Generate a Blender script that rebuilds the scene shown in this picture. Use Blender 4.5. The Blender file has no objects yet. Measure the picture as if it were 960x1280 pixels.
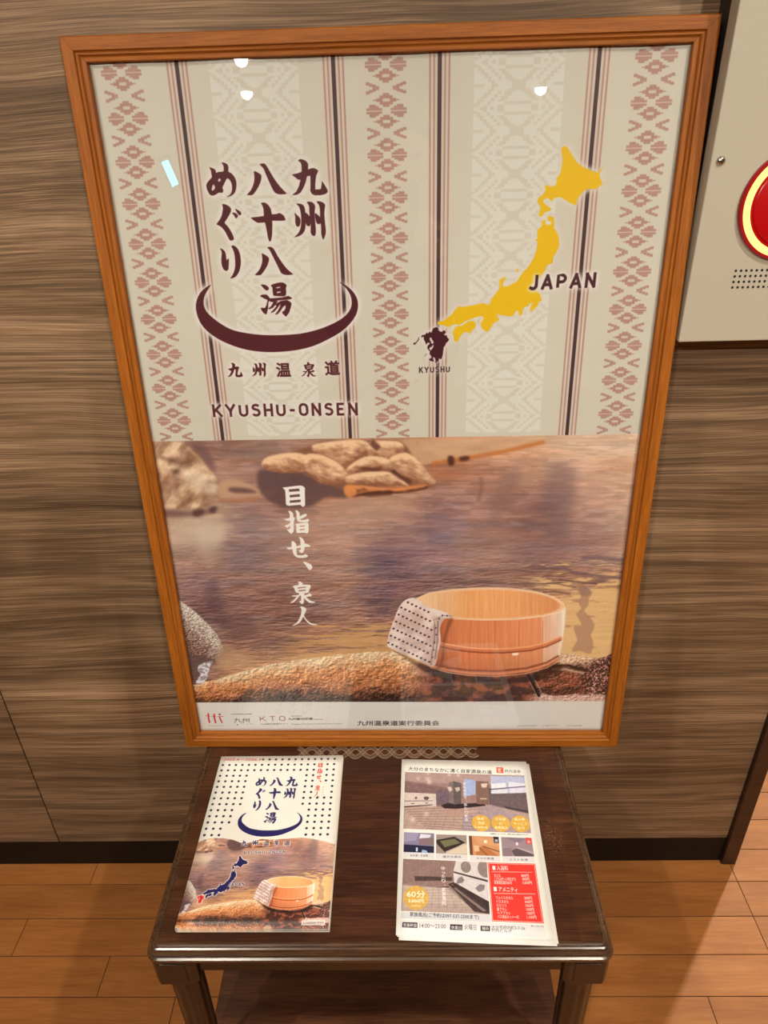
import bpy, bmesh, math, random
import numpy as np
from mathutils import Vector, Matrix

S = bpy.context.scene
COL = S.collection
PI = math.pi

# ------------------------------------------------------------------ camera
CAM = np.array([0.02172, -0.99648, 1.46931]); PITCH, YAW, ROLL, FPX = 0.51375, 0.02702, -0.03046, 882.23

def cam_axes():
    cp, sp, cy, sy, cr, sr = math.cos(PITCH), math.sin(PITCH), math.cos(YAW), math.sin(YAW), math.cos(ROLL), math.sin(ROLL)
    fw = np.array([0, cp, -sp]); up0 = np.array([0, sp, cp]); rt0 = np.array([1.0, 0, 0])
    rt = cr * rt0 + sr * up0; up = -sr * rt0 + cr * up0
    Z = np.array([[cy, -sy, 0], [sy, cy, 0], [0, 0, 1]])
    return Z @ rt, Z @ up, Z @ fw
RT, UP, FW = cam_axes()
cd = bpy.data.cameras.new('camera'); cam = bpy.data.objects.new('camera', cd); COL.objects.link(cam)
M = Matrix.Identity(4)
for i in range(3):
    M[i][0] = RT[i]; M[i][1] = UP[i]; M[i][2] = -FW[i]; M[i][3] = CAM[i]
cam.matrix_world = M
cd.sensor_fit = 'VERTICAL'; cd.sensor_height = 24.0; cd.lens = FPX * 24.0 / 1280.0
cd.clip_start = 0.05; cd.clip_end = 60
S.camera = cam

# ------------------------------------------------------------------ world, exposure, lamps
S.view_settings.view_transform = 'Standard'; S.view_settings.look = 'None'
S.view_settings.gamma = 1.0; S.view_settings.use_curve_mapping = False
S.view_settings.exposure = 0.12
w = bpy.data.worlds.new('world'); S.world = w; w.use_nodes = True
w.node_tree.nodes['Background'].inputs[0].default_value = (1.0, 0.93, 0.84, 1)
w.node_tree.nodes['Background'].inputs[1].default_value = 0.12
CEIL = 2.5
WARM = (1.0, 0.92, 0.76)

def lamp(name, x, y, z, power, angle=130, blend=0.6, tilt=(0, 0), r=0.035, col=WARM):
    l = bpy.data.lights.new(name, 'SPOT'); l.energy = power; l.color = col
    l.spot_size = math.radians(angle); l.spot_blend = blend; l.shadow_soft_size = r
    o = bpy.data.objects.new(name, l); COL.objects.link(o); o.location = (x, y, z)
    o.rotation_euler = (math.radians(tilt[0]), math.radians(tilt[1]), 0)
    return o
# x, y, power: the downlights of this room (fixtures are built further down)
DOWN = [(-0.9, -2.7, 158), (0.94, -2.7, 166), (-0.88, -1.05, 84), (0.95, -1.05, 94), (1.85, 1.35, 320), (-1.14, -4.8, 40), (0.98, -4.98, 40), (-0.98, -3.94, 25)]
for i, (x, y, p) in enumerate(DOWN):
    o = lamp('downlight_lamp', x, y, CEIL - 0.052, p)
    if i < 2:                                  # two of the lamps are turned towards the poster
        o.data.spot_size = math.radians(92); o.data.spot_blend = 0.9
        o.rotation_euler = (Vector((0, 0.0, 0.95)) - o.location).to_track_quat('-Z', 'Y').to_euler()

# ------------------------------------------------------------------ planes used to read the photograph's prints
TH = 0.5044                                   # table top height
PTILT, PROT, PW, PH, PBX, PBY, PBZ = 0.08962, -0.01138, 0.75102, 1.05369, 0.01265, -0.1263, 0.5044 + 0.0027
ct, st, ca, sa = math.cos(PTILT), math.sin(PTILT), math.cos(PROT), math.sin(PROT)
PX = np.array([ca, sa, 0]); PY = np.array([-sa * st, ca * st, ct]); PN = np.cross(PX, PY)
PO = np.array([PBX, PBY, PBZ]); DEP = 0.0138   # the print lies this deep behind the frame's face
FLY = (0.0165, -0.15335, -0.03704); BRO = (-0.29541, -0.14543, -0.00178)

def rays(p):
    p = np.asarray(p, float).reshape(-1, 2)
    return FW + np.outer((p[:, 0] - 480) / FPX, RT) - np.outer((p[:, 1] - 640) / FPX, UP)
def on_poster(p):
    """photo pixel -> millimetres on the printed sheet (x from its middle, y up)"""
    o = PO - PN * DEP; d = rays(p)
    t = ((o - CAM) @ PN) / (d @ PN)
    q = CAM + d * t[:, None] - o
    return np.stack([1000 * q @ PX, 1000 * q @ PY], 1)
def on_sheet(pose, zt):
    fx, fy, fa = pose
    ex = np.array([math.cos(fa), math.sin(fa)]); ey = np.array([math.sin(fa), -math.cos(fa)])
    def f(p):
        d = rays(p); t = (zt - CAM[2]) / d[:, 2]
        q = (CAM + d * t[:, None])[:, :2] - np.array([fx, fy])
        return np.stack([1000 * q @ ex, 1000 * q @ ey], 1)
    return f
on_flyer = on_sheet(FLY, TH + .003); on_bro = on_sheet(BRO, TH + .003)
def zoom(ox, oy, s, pts):
    p = np.asarray(pts, float).reshape(-1, 2)
    return np.stack([ox + p[:, 0] / s, oy + p[:, 1] / s], 1)

# ------------------------------------------------------------------ a small painter for the printed sheets
def coverage(polys, W, H, ss=4):
    """non-zero coverage of closed polygons given in canvas pixels -> (mask, x0, y0)"""
    allp = np.concatenate(polys)
    x0 = max(0, int(math.floor(allp[:, 0].min())) - 1); x1 = min(W, int(math.ceil(allp[:, 0].max())) + 2)
    y0 = max(0, int(math.floor(allp[:, 1].min())) - 1); y1 = min(H, int(math.ceil(allp[:, 1].max())) + 2)
    if x1 <= x0 or y1 <= y0: return None
    w, h = x1 - x0, y1 - y0
    a = np.concatenate([p for p in polys]); b = np.concatenate([np.roll(p, -1, 0) for p in polys])
    k = a[:, 1] != b[:, 1]; a, b = a[k], b[k]
    ys = (np.arange(h * ss) + .5) / ss + y0
    D = np.zeros((h * ss, w + 2))
    lo = np.minimum(a[:, 1], b[:, 1]); hi = np.maximum(a[:, 1], b[:, 1])
    i0 = np.clip(np.ceil((lo - y0) * ss - .5).astype(int), 0, h * ss); i1 = np.clip(np.ceil((hi - y0) * ss - .5).astype(int), 0, h * ss)
    n = i1 - i0; k = n > 0; a, b, i0, n = a[k], b[k], i0[k], n[k]
    if len(n) == 0: return None
    e = np.repeat(np.arange(len(n)), n)
    r = np.arange(n.sum()) - np.repeat(np.cumsum(n) - n, n) + i0[e]
    y = ys[r]; sg = np.where(b[e, 1] > a[e, 1], 1.0, -1.0)
    xc = a[e, 0] + (b[e, 0] - a[e, 0]) * (y - a[e, 1]) / (b[e, 1] - a[e, 1])
    xc = np.clip(xc - x0, 0, w); xi = np.floor(xc).astype(int); fr = xc - xi
    np.add.at(D, (r, xi), sg * (1 - fr)); np.add.at(D, (r, np.minimum(xi + 1, w + 1)), sg * fr)
    c = np.clip(np.abs(np.cumsum(D, 1)[:, :w]), 0, 1)
    return c.reshape(h, ss, w).mean(1), x0, y0

def blur(m, r):
    r = int(max(1, round(r)))
    for ax in (0, 1):
        for _ in range(2):
            p = np.pad(m, [(r, r) if a == ax else (0, 0) for a in range(m.ndim)], mode='edge')
            c = np.cumsum(p, ax); z = np.zeros_like(np.take(c, [0], ax)); c = np.concatenate([z, c], ax)
            n = m.shape[ax]; k = 2 * r + 1
            m = (np.take(c, range(k, k + n), ax) - np.take(c, range(0, n), ax)) / k
    return m

_rng = np.random.RandomState(7)
_tab = _rng.rand(256, 256)
def vnoise(x, y):
    xi = np.floor(x).astype(int); yi = np.floor(y).astype(int); fx = x - xi; fy = y - yi
    fx = fx * fx * (3 - 2 * fx); fy = fy * fy * (3 - 2 * fy)
    g = lambda i, j: _tab[(yi + j) & 255, (xi + i) & 255]
    return (g(0, 0) * (1 - fx) + g(1, 0) * fx) * (1 - fy) + (g(0, 1) * (1 - fx) + g(1, 1) * fx) * fy
def fbm(x, y, o=4, gain=.55):
    s = 0; a = 1; t = 0
    for i in range(o):
        s = s + a * vnoise(x * 2 ** i + 17.3 * i, y * 2 ** i + 31.7 * i); t += a; a *= gain
    return s / t
def sstep(a, b, x):
    t = np.clip((x - a) / (b - a), 0, 1); return t * t * (3 - 2 * t)

class Canvas:
    def __init__(s, xmin, ymin, wmm, hmm, scale, bg, ydown):
        s.x0, s.y0, s.k, s.yd = xmin, ymin, scale, ydown
        s.W, s.H = int(wmm * scale), int(hmm * scale); s.hmm = hmm
        s.a = np.zeros((s.H, s.W, 3)); s.a[:] = np.array(bg) / 255.
    def px(s, q):
        q = np.asarray(q, float).reshape(-1, 2)
        y = (q[:, 1] - s.y0) if s.yd else (s.y0 + s.hmm - q[:, 1])
        return np.stack([(q[:, 0] - s.x0) * s.k, y * s.k], 1)
    def mask(s, polys, holes=()):
        """full-canvas coverage mask of mm polygons"""
        m = np.zeros((s.H, s.W))
        for grp, sg in ((polys, 1), (holes, -1)):
            for p in grp:
                r = coverage([s.px(p)], s.W, s.H)
                if r is None: continue
                c, x0, y0 = r; v = m[y0:y0 + c.shape[0], x0:x0 + c.shape[1]]
                v[:] = np.maximum(v, c) if sg > 0 else v * (1 - c)
        return m
    def put(s, m, col, a=1.0):
        c = np.asarray(col, float)
        c = c / 255. if c.ndim == 1 else c
        ys = np.nonzero(m.max(1) > 0)[0]; xs = np.nonzero(m.max(0) > 0)[0]
        if len(ys) == 0: return
        sl = (slice(ys[0], ys[-1] + 1), slice(xs[0], xs[-1] + 1))
        mm = (m[sl] * a)[..., None]; cc = c if c.ndim == 1 else c[sl]
        s.a[sl] = s.a[sl] * (1 - mm) + cc * mm
    def poly(s, p, col, a=1.0, soft=0):
        if soft:
            m = blur(s.mask([p]), soft); s.put(m, col, a); return
        r = coverage([s.px(p)], s.W, s.H)
        if r is None: return
        c, x0, y0 = r; v = s.a[y0:y0 + c.shape[0], x0:x0 + c.shape[1]]
        cc = (c * a)[..., None]; v[:] = v * (1 - cc) + np.array(col) / 255. * cc
    def rect(s, x0, y0, x1, y1, col, a=1.0): s.poly([(x0, y0), (x1, y0), (x1, y1), (x0, y1)], col, a)
    def ell(s, x, y, rx, ry, col, a=1.0, n=20):
        s.poly([(x + rx * math.cos(t * 2 * PI / n), y + ry * math.sin(t * 2 * PI / n)) for t in range(n)], col, a)
    def line(s, pts, w, col, a=1.0, soft=0):
        s.poly(stroke(pts, w), col, a, soft)
    def image(s, name, white, gain=0.80):
        """the painted colours -> albedo, taking out the room's light on white paper"""
        lin = lambda c: np.where(c <= .04045, c / 12.92, ((c + .055) / 1.055) ** 2.4)
        a = lin(np.clip(s.a, 0, 1)) / lin(np.array(white) / 255.) * gain
        a = np.clip(a, 0, .92); a = np.where(a <= .0031308, a * 12.92, 1.055 * a ** (1 / 2.4) - .055)
        im = bpy.data.images.new(name, s.W, s.H); buf = np.ones((s.H, s.W, 4), np.float32)
        buf[..., :3] = a[::-1]; im.pixels.foreach_set(buf.ravel()); im.update(); im.pack()
        return im

def stroke(pts, w):
    """outline of an open polyline of width w (a number or one per point)"""
    p = np.asarray(pts, float).reshape(-1, 2); ws = np.full(len(p), w, float) if np.isscalar(w) else np.asarray(w, float)
    t = np.gradient(p, axis=0); t /= np.maximum(np.hypot(t[:, 0], t[:, 1]), 1e-9)[:, None]
    n = np.stack([-t[:, 1], t[:, 0]], 1) * ws[:, None] / 2
    return np.concatenate([p + n, (p - n)[::-1]])

_tc = {}
def text_tris(body, bold=0.0):
    """triangles (all counter-clockwise) of a line of lettering in Blender's own font, size 1"""
    if (body, bold) in _tc: return _tc[(body, bold)]
    cu = bpy.data.curves.new('lettering', 'FONT'); cu.body = body; cu.resolution_u = 2; cu.offset = bold
    o = bpy.data.objects.new('lettering', cu); COL.objects.link(o); bpy.context.view_layer.update()
    ev = o.evaluated_get(bpy.context.evaluated_depsgraph_get()); me = ev.to_mesh(); me.calc_loop_triangles()
    co = np.array([v.co[:2] for v in me.vertices]); t = np.array([l.vertices[:] for l in me.loop_triangles])
    ev.to_mesh_clear(); bpy.data.objects.remove(o); bpy.data.curves.remove(cu)
    T = co[t]; e1 = T[:, 1] - T[:, 0]; e2 = T[:, 2] - T[:, 0]
    f = (e1[:, 0] * e2[:, 1] - e1[:, 1] * e2[:, 0]) < 0; T[f] = T[f][:, ::-1]
    _tc[(body, bold)] = T; return T
def write(cv, body, p0, p1, h, col, bold=0.0, a=1.0, shear=0.0, fit=True):
    """write a line whose baseline runs p0 -> p1 (mm on the sheet), letter size h; stretched to fit"""
    T = text_tris(body, bold).copy(); p0 = np.asarray(p0, float).ravel(); p1 = np.asarray(p1, float).ravel()
    x0, x1 = T[..., 0].min(), T[..., 0].max(); L = np.hypot(*(p1 - p0)); d = (p1 - p0) / L
    n = np.array([d[1], -d[0]]) if cv.yd else np.array([-d[1], d[0]])
    X = (T[..., 0] - x0 + shear * T[..., 1]) / (x1 - x0) * L if fit else (T[..., 0] - x0) * h
    Q = p0 + X[..., None] * d + (T[..., 1] * h)[..., None] * n
    q = cv.px(Q.reshape(-1, 2)).reshape(-1, 3, 2)
    r = coverage(list(q), cv.W, cv.H)
    if r is None: return
    c, cx, cy = r; v = cv.a[cy:cy + c.shape[0], cx:cx + c.shape[1]]
    cc = (c * a)[..., None]; v[:] = v * (1 - cc) + np.array(col) / 255. * cc
def write_down(cv, body, p0, p1, h, col, bold=0.0, a=1.0):
    """vertical line of lettering, one sign below the other, centres from p0 to p1"""
    p0 = np.asarray(p0, float).ravel(); p1 = np.asarray(p1, float).ravel()
    for i, ch in enumerate(body):
        if ch == ' ': continue
        c = p0 + (p1 - p0) * (i / max(1, len(body) - 1)); yo = h * .38 * (1 if cv.yd else -1)
        hh = h if ch != '、' else h * .9
        write(cv, ch, (c[0] - h * .45, c[1] + yo), (c[0] + h * .45, c[1] + yo), hh, col, bold, a) if ch != '、' else write(cv, ch, (c[0] + h * .1, c[1] + yo * .2), (c[0] + h * .4, c[1] + yo * .2), hh, col, bold, a)
# ------------------------------------------------------------------ lettering and emblem outlines, read off the photograph
def cr(pts, n=3):
    """closed Catmull-Rom smoothing that keeps the read points"""
    p = np.asarray(pts, float).reshape(-1, 2); a, b, c, d = np.roll(p, 1, 0), p, np.roll(p, -1, 0), np.roll(p, -2, 0)
    out = []
    for k in range(n):
        t = k / n
        out.append(.5 * (2 * b + (c - a) * t + (2 * a - 5 * b + 4 * c - d) * t * t + (3 * b - a - 3 * c + d) * t ** 3))
    return np.stack(out, 1).reshape(-1, 2)
ZA, ZB, ZC, ZD, ZE = (250, 190, 10.667), (330, 190, 10.667), (255, 270, 10.667), (300, 240, 10.667), (310, 300, 10.667)
ZG, ZH, ZF = (345, 595, 12.8), (345, 690, 12.8), (240, 340, 4.465)
GL = {}   # name -> (outer polygons, holes) in poster millimetres
def glyph(name, z, outs, holes=(), smooth=2):
    f = lambda p: on_poster(cr(zoom(*z, p), smooth) if smooth else zoom(*z, p))
    GL[name] = ([f(p) for p in outs], [f(p) for p in holes])
glyph('me', ZA, [[290,140,330,145,365,165,382,205,378,262,415,280,455,325,482,380,488,440,475,520,445,565,405,590,365,598,362,592,395,575,420,540,430,490,427,440,415,400,395,370,372,352,355,360,335,400,318,435,302,470,300,485,312,505,308,530,290,545,255,540,215,565,165,582,125,560,95,500,85,455,90,425,120,380,158,340,155,300,145,245,125,210,130,205,180,220,210,245,213,278,255,265,310,262,318,230,315,185]],
      [[180,430,203,475,180,510,158,510,162,470],[262,350,277,370,262,395,243,390,245,368]])
glyph('gu', ZA, [[298,698,320,695,365,710,400,735,415,760,410,800,385,850,345,915,328,945,365,985,400,1035,430,1090,448,1133,451,1163,428,1181,398,1173,378,1143,343,1073,303,1018,268,988,225,968,225,953,263,903,290,850,300,800,308,750],
      [470,757,500,770,545,800,550,825,540,842,520,840,500,815],[427,812,470,812,500,835,508,858,485,885,470,875,455,845]])
glyph('ri', ZC, [[213,430,250,445,280,475,292,520,302,590,325,565,332,580,328,680,322,715,300,732,270,720,245,680,233,620,232,560,238,510,232,465],
      [365,405,385,392,420,405,455,445,480,510,490,580,490,650,472,730,440,790,400,822,355,832,352,826,385,780,408,720,418,650,415,580,405,500,385,440]])
glyph('hachi', ZA, [[720,260,735,257,790,285,818,310,820,345,805,410,765,490,720,555,690,575,640,573,632,565,680,510,715,430,728,350,722,290],
      [797,165,830,155,865,157,898,200,933,260,983,345,1043,430,1103,500,1153,548,1143,560,1068,565,1018,552,983,520,943,440,903,350,873,280,845,215]])
glyph('kyu', ZB, [[452,115,480,95,520,100,560,120,588,155,588,235,640,215,680,218,725,248,712,280,695,320,685,410,682,500,740,500,762,490,768,440,775,385,810,440,848,505,850,535,820,560,760,575,680,578,640,560,618,520,622,420,618,315,572,325,560,390,530,470,490,540,440,570,382,575,382,568,430,530,465,460,488,370,455,368,375,305,380,298,450,285,502,265,502,180,490,140]], smooth=0)
glyph('shu', ZB, [[405,812,440,840,478,880,488,925,475,985,450,995,428,980,417,920,418,860],
      [430,688,480,690,520,705,545,750,552,830,555,960,548,1030,520,1085,470,1120,415,1135,413,1128,460,1080,490,1010,497,930,495,850,485,780,465,725],
      [545,808,590,835,620,880,622,960,605,990,580,985,562,960,545,900],
      [572,672,600,662,640,668,675,700,683,740,675,800,680,900,690,1000,692,1080,680,1115,660,1120,635,1100,622,1060,625,960,612,870,605,780,600,715],
      [680,815,730,850,760,890,755,950,735,960,710,955,690,910],
      [700,662,740,658,790,675,815,705,812,740,805,830,815,950,825,1040,820,1100,795,1165,780,1150,765,1090,762,990,750,880,748,780,735,710,705,670]])
glyph('ju', ZD, [[280,150,300,140,335,142,375,170,410,220,425,298,485,295,530,280,580,310,605,355,605,378,560,383,430,382,432,450,428,580,415,645,402,662,388,655,372,600,355,500,335,405,240,412,200,390,148,350,150,340,230,333,320,320,315,230,300,180]], smooth=0)
glyph('hachi2', ZD, [[290,825,305,822,350,848,385,880,382,930,355,1000,305,1075,272,1108,210,1108,203,1100,250,1050,285,980,300,900],
      [362,742,395,730,430,740,460,775,500,850,560,940,630,1030,705,1092,700,1100,640,1108,590,1100,550,1080,510,1000,460,900,420,820,390,765]])
glyph('yu', ZE, [[170,597,195,592,235,600,275,630,278,655,262,672,235,670,205,640],
      [303,605,330,590,400,570,450,565,490,578,517,605,505,640,510,700,505,740,480,752,350,745,335,735,330,690,325,635],
      [270,780,350,775,460,765,540,745,588,772,575,788,500,798,400,805,340,828,300,825,280,800],
      [157,748,190,727,250,728,285,765,295,800,272,830,268,905,250,985,235,992,205,970,180,935,168,905,190,903,225,908,245,870,262,800,215,780],
      [340,825,400,812,370,860,330,905,285,925,268,915,310,880],
      [360,860,430,815,455,812,420,870,385,920,345,960,305,972,303,965,340,930,380,880],
      [430,815,520,800,560,820,582,845,570,900,548,970,508,1022,490,1010,455,972,462,950,485,945,502,900,502,870,470,890,430,950,400,985,365,998,363,990,400,940,430,880]],
      [[375,632,425,622,430,635,380,645],[382,700,395,688,438,685,435,700,385,710]], smooth=0)
glyph('moon', ZF, [[105,70,60,100,35,135,22,180,25,225,45,280,85,330,140,370,200,400,270,425,340,440,420,447,500,445,590,435,680,412,760,375,830,335,880,290,915,240,927,190,920,145,895,105,860,75,823,55,860,90,885,130,892,170,885,205,860,240,820,270,760,300,690,325,600,345,500,352,400,352,310,342,230,325,170,295,115,255,80,220,65,180,68,140,85,105]])
glyph('me_eye', ZG, [[105,182,200,172,330,155,395,150,440,165,465,195,462,250,465,380,465,470,430,495,400,470,390,458,250,470,200,475,165,460,158,430,155,330,148,230]],
      [[205,212,370,198,380,240,210,252],[220,302,380,288,385,328,222,342],[222,390,395,375,395,415,222,428]], smooth=0)
glyph('yubi', ZG, [[195,552,240,560,275,595,280,655,305,670,295,700,285,740,285,880,265,910,235,920,215,900,170,850,215,850,228,820,228,790,180,828,135,790,180,780,228,750,225,715,180,715,120,685,180,680,220,665,222,610],
      [305,545,345,550,380,590,382,645,440,610,480,600,498,625,470,650,390,690,392,705,470,695,510,680,525,690,530,720,500,740,390,735,345,720,330,680,328,600],
      [310,765,360,755,450,745,510,745,525,770,522,850,520,900,495,918,460,905,340,912,325,890,325,800]],
      [[378,795,460,785,455,805,380,808],[380,850,458,840,458,860,382,868]], smooth=0)
glyph('se', ZG, [[165,1145,250,1130,248,1040,290,1045,322,1080,328,1120,395,1105,385,1010,360,975,400,975,435,1005,460,1060,465,1090,480,1075,550,1110,545,1130,462,1135,450,1190,430,1225,400,1230,350,1180,390,1185,398,1140,330,1155,332,1240,345,1262,430,1265,470,1245,500,1260,515,1281,500,1296,440,1308,370,1308,320,1291,285,1256,270,1216,262,1165,200,1175]], smooth=0)
glyph('comma', ZH, [[432,155,470,155,540,185,575,215,580,250,560,280,535,285,510,260,470,200]])
glyph('sen', ZH, [[350,475,390,468,430,500,425,520,490,520,540,520,560,550,535,600,520,645,490,655,460,655,450,690,500,680,540,655,580,690,560,705,480,720,560,780,640,798,600,812,530,810,480,770,450,730,448,800,430,832,400,825,365,780,400,780,402,700,385,690,330,760,290,800,225,818,230,808,290,760,330,712,270,712,245,695,310,690,370,680,370,655,330,650,305,620,290,570,260,548,300,535,360,525,365,500]],
      [[345,565,480,550,480,568,350,582],[360,610,475,598,475,615,365,628]], smooth=0)
glyph('hito', ZH, [[385,870,430,870,485,905,475,950,455,1000,450,1020,500,1090,570,1140,668,1160,640,1170,570,1165,510,1130,460,1070,435,1035,410,1090,350,1150,270,1180,265,1172,330,1130,375,1060,400,990,408,920]])
M1, M2, M3, M4 = (660, 175, 8), (600, 260, 8), (540, 330, 6.4), (510, 395, 13.714)
hk = [335,75,370,58,400,85,440,150,480,215,540,265,600,292,650,315,700,325,725,290,748,262,735,300,712,345,722,385,740,425,738,445,710,465,690,488,640,490,590,490,550,515,515,560,490,600,478,655,440,640,380,605,330,575,290,570,255,590,235,610,200,580,160,590,150,620,180,650,235,690,215,710,170,720,140,760,120,770,105,745,120,700,120,660,95,625,100,580,150,545,175,500,165,455,185,450,215,465,265,460,285,430,285,380,320,340,335,270,345,190,332,120]
hs_a = [615,125,650,120,655,165,690,170,715,160,705,130,680,130,672,100,690,75,715,90,735,88,742,130,738,200,765,235,785,290,792,370,770,430,735,480,722,555,700,555,665,580,650,620,630,650,600,700,560,760,560,830,600,860,605,890,620,925,590,935,570,985,540,1010,510,1040,500,1010,510,980,530,950,500,950,480,985,450,985,430,1010,425,1050,405,1080,385,1060,385,1025,360,1030,330,1075,300,1085,240,1075,190,1070,175,1045,160,1065,180,1100]
hs_b = [525,385,512,420,540,440,530,455,490,475,470,510,445,545,415,530,390,495,390,470,415,440,400,415,350,425,310,440,260,460,215,490,200,480,150,490,140,505,90,490,45,480,45,462,90,455,150,410,190,360,215,335,240,345,300,335,380,320,400,310,440,325,465,320,475,280,540,200,540,130,560,115,595,105,570,150,565,180,600,180,680,140]
hs_c = [430,640,470,605,500,560,530,510,555,450,570,390,575,330,545,325,572,310,575,215,600,195,620,180]
honshu = np.concatenate([zoom(*M2, hs_a), zoom(*M3, hs_b), zoom(*M2, hs_c)])
sik = zoom(*M3, [165,545,190,500,240,495,270,470,300,455,335,458,352,480,345,510,320,530,310,560,290,545,260,545,235,565,215,600,205,622,180,618,175,590])
JAPAN_MAP = [on_poster(zoom(*M1, hk)), on_poster(honshu), on_poster(sik), on_poster(zoom(*M1, [740,450,790,415,765,440])),
             on_poster(zoom(*M1, [795,412,830,395,815,405])), on_poster(zoom(*M1, [885,348,915,330,905,348])),
             on_poster(zoom(*M3, [690,20,680,45,695,40,685,65,668,62])), on_poster(zoom(*M3, [385,428,374,465,364,462]))]
KYU_MAP = [on_poster(zoom(*M4, p)) for p in (
    [430,210,470,192,515,195,522,245,560,268,590,270,600,248,630,245,648,270,640,300,608,315,640,330,665,335,672,365,705,400,685,435,650,465,640,500,615,530,605,590,598,660,575,735,545,735,525,720,530,760,490,790,455,805,475,770,460,720,430,700,430,740,450,775,425,780,375,765,358,735,400,720,400,690,370,650,375,600,345,575,330,540,340,505,375,470,350,450,305,490,300,450,270,400,270,350,235,365,222,360,240,325,290,320,325,278,340,305,370,262,390,285,410,270,420,230],
    [90,485,100,455,130,455,170,405,185,345,190,400,170,430,120,490], [278,688,322,635,318,650,285,690])]
KYU_HOLE = [on_poster(zoom(*M4, p)) for p in ([372,372,400,370,415,410,440,440,435,470,400,475,395,440,372,410], [365,545,400,528,440,482,435,530,390,590,368,570])]

# a plain engineering letter set: strokes in a 0..w x 0..1 box
def arc(cx, cy, rx, ry, a0, a1, n=9): return [(cx + rx * math.cos(math.radians(a0 + (a1 - a0) * i / n)), cy + ry * math.sin(math.radians(a0 + (a1 - a0) * i / n))) for i in range(n + 1)]
LET = {'K': (.62, [[(0, 0), (0, 1)], [(.58, 1), (.02, .38)], [(.2, .58), (.62, 0)]]),
       'Y': (.66, [[(0, 1), (.33, .45)], [(.66, 1), (.33, .45), (.33, 0)]]),
       'U': (.6, [[(0, 1), (0, .3)] + arc(.3, .3, .3, .3, 180, 360) + [(.6, .3), (.6, 1)]]),
       'S': (.56, [arc(.29, .74, .27, .26, 30, 200, 9) + arc(.27, .28, .29, .28, 60, -150, 10)]),
       'H': (.58, [[(0, 0), (0, 1)], [(.58, 0), (.58, 1)], [(0, .5), (.58, .5)]]),
       '-': (.36, [[(0, .45), (.36, .45)]]),
       'O': (.6, [arc(.3, .7, .3, .3, 0, 180) + arc(.3, .3, .3, .3, 180, 360) + [(.6, .7)]]),
       'N': (.6, [[(0, 0), (0, 1), (.01, 1), (.59, 0), (.6, 0), (.6, 1)]]),
       'E': (.5, [[(.5, 1), (0, 1)], [(0, 1), (0, 0)], [(0, 0), (.5, 0)], [(0, .52), (.42, .52)]]),
       'J': (.46, [[(.46, 1), (.46, .3)] + arc(.2, .3, .26, .3, 0, -130)]),
       'A': (.68, [[(0, 0), (.34, 1), (.68, 0)], [(.12, .28), (.56, .28)]]),
       'P': (.55, [[(0, 0), (0, 1), (.3, 1)] + arc(.3, .73, .25, .27, 90, -90) + [(.3, .46), (0, .46)]]),
       'T': (.6, [[(0, 1), (.6, 1)], [(.3, 1), (.3, 0)]])}
def letters(body, p0, p1, h, wt=.15, gap=.2, shear=0, yd=False):
    """stroke polygons for a word with its baseline from p0 to p1"""
    p0 = np.asarray(p0, float).ravel(); p1 = np.asarray(p1, float).ravel()
    tot = sum(LET[c][0] + wt + gap for c in body) - gap; L = np.hypot(*(p1 - p0)); d = (p1 - p0) / L
    n = np.array([d[1], -d[0]]) if yd else np.array([-d[1], d[0]])
    out = []; x = wt / 2; sx = L / tot
    for c in body:
        wd, ss = LET[c]
        for s in ss:
            q = np.array(s, float)
            # offset in true proportion so that strokes keep one weight; split sharp corners
            for a, b in zip(q[:-1], q[1:]) if c in 'KYHENATJ-' or len(q) < 3 else [(None, None)]:
                pts = q if a is None else np.array([a, b])
                P = p0 + ((x + pts[:, 0] + shear * pts[:, 1]) * sx)[:, None] * d + ((wt / 2 + pts[:, 1] * (1 - wt)) * h)[:, None] * n
                if a is not None:
                    e = P[1] - P[0]; l = max(np.hypot(*e), 1e-6); e = e / l * wt * h * .12
                    P = np.array([P[0] - e, P[1] + e])
                    if abs(pts[0][1] - pts[1][1]) > .01:  # square letter feet and heads
                        e = (P[1] - P[0]); e /= np.hypot(*e); P = np.array([P[0] - e * wt * h * .35, P[1] + e * wt * h * .35])
                out.append(stroke(P, wt * h))
        x += wd + wt + gap
    return out

# ------------------------------------------------------------------ the poster's print
WHITE = (222, 214, 201)
PC = Canvas(-358, 18, 716, 1018, 2.0, (206, 197, 177), False)
cv = PC
yy, xx = np.mgrid[0:cv.H, 0:cv.W]
MX = (xx + .5) / cv.k + cv.x0; MY = cv.y0 + cv.hmm - (yy + .5) / cv.k            # mm of every canvas pixel
Q3 = (PO - PN * DEP) + (MX[..., None] * PX + MY[..., None] * PY) / 1000 - CAM
zz = Q3 @ FW; U = 480 + FPX * (Q3 @ RT) / zz; V = 640 - FPX * (Q3 @ UP) / zz      # where the photograph shows it
# soft lighter weave ground
cv.a *= (1 + (fbm(MX / 40, MY / 40, 3)[..., None] - .5) * .02)
# vertical line bundles
for bx in (-246.5, -62, 62.5, 246.5):
    cv.rect(bx - 12.8, 560, bx + 12.8, 1040, (209, 193, 178), .8)
    for o, wd, c in ((-11.3, 2.1, (178, 136, 116)), (-6.4, 2.1, (178, 136, 116)), (0, 4.8, (68, 44, 44)), (6.4, 2.1, (178, 136, 116)), (11.3, 2.1, (178, 136, 116))):
        cv.rect(bx + o - wd / 2, 560, bx + o + wd / 2, 1040, c)
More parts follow.
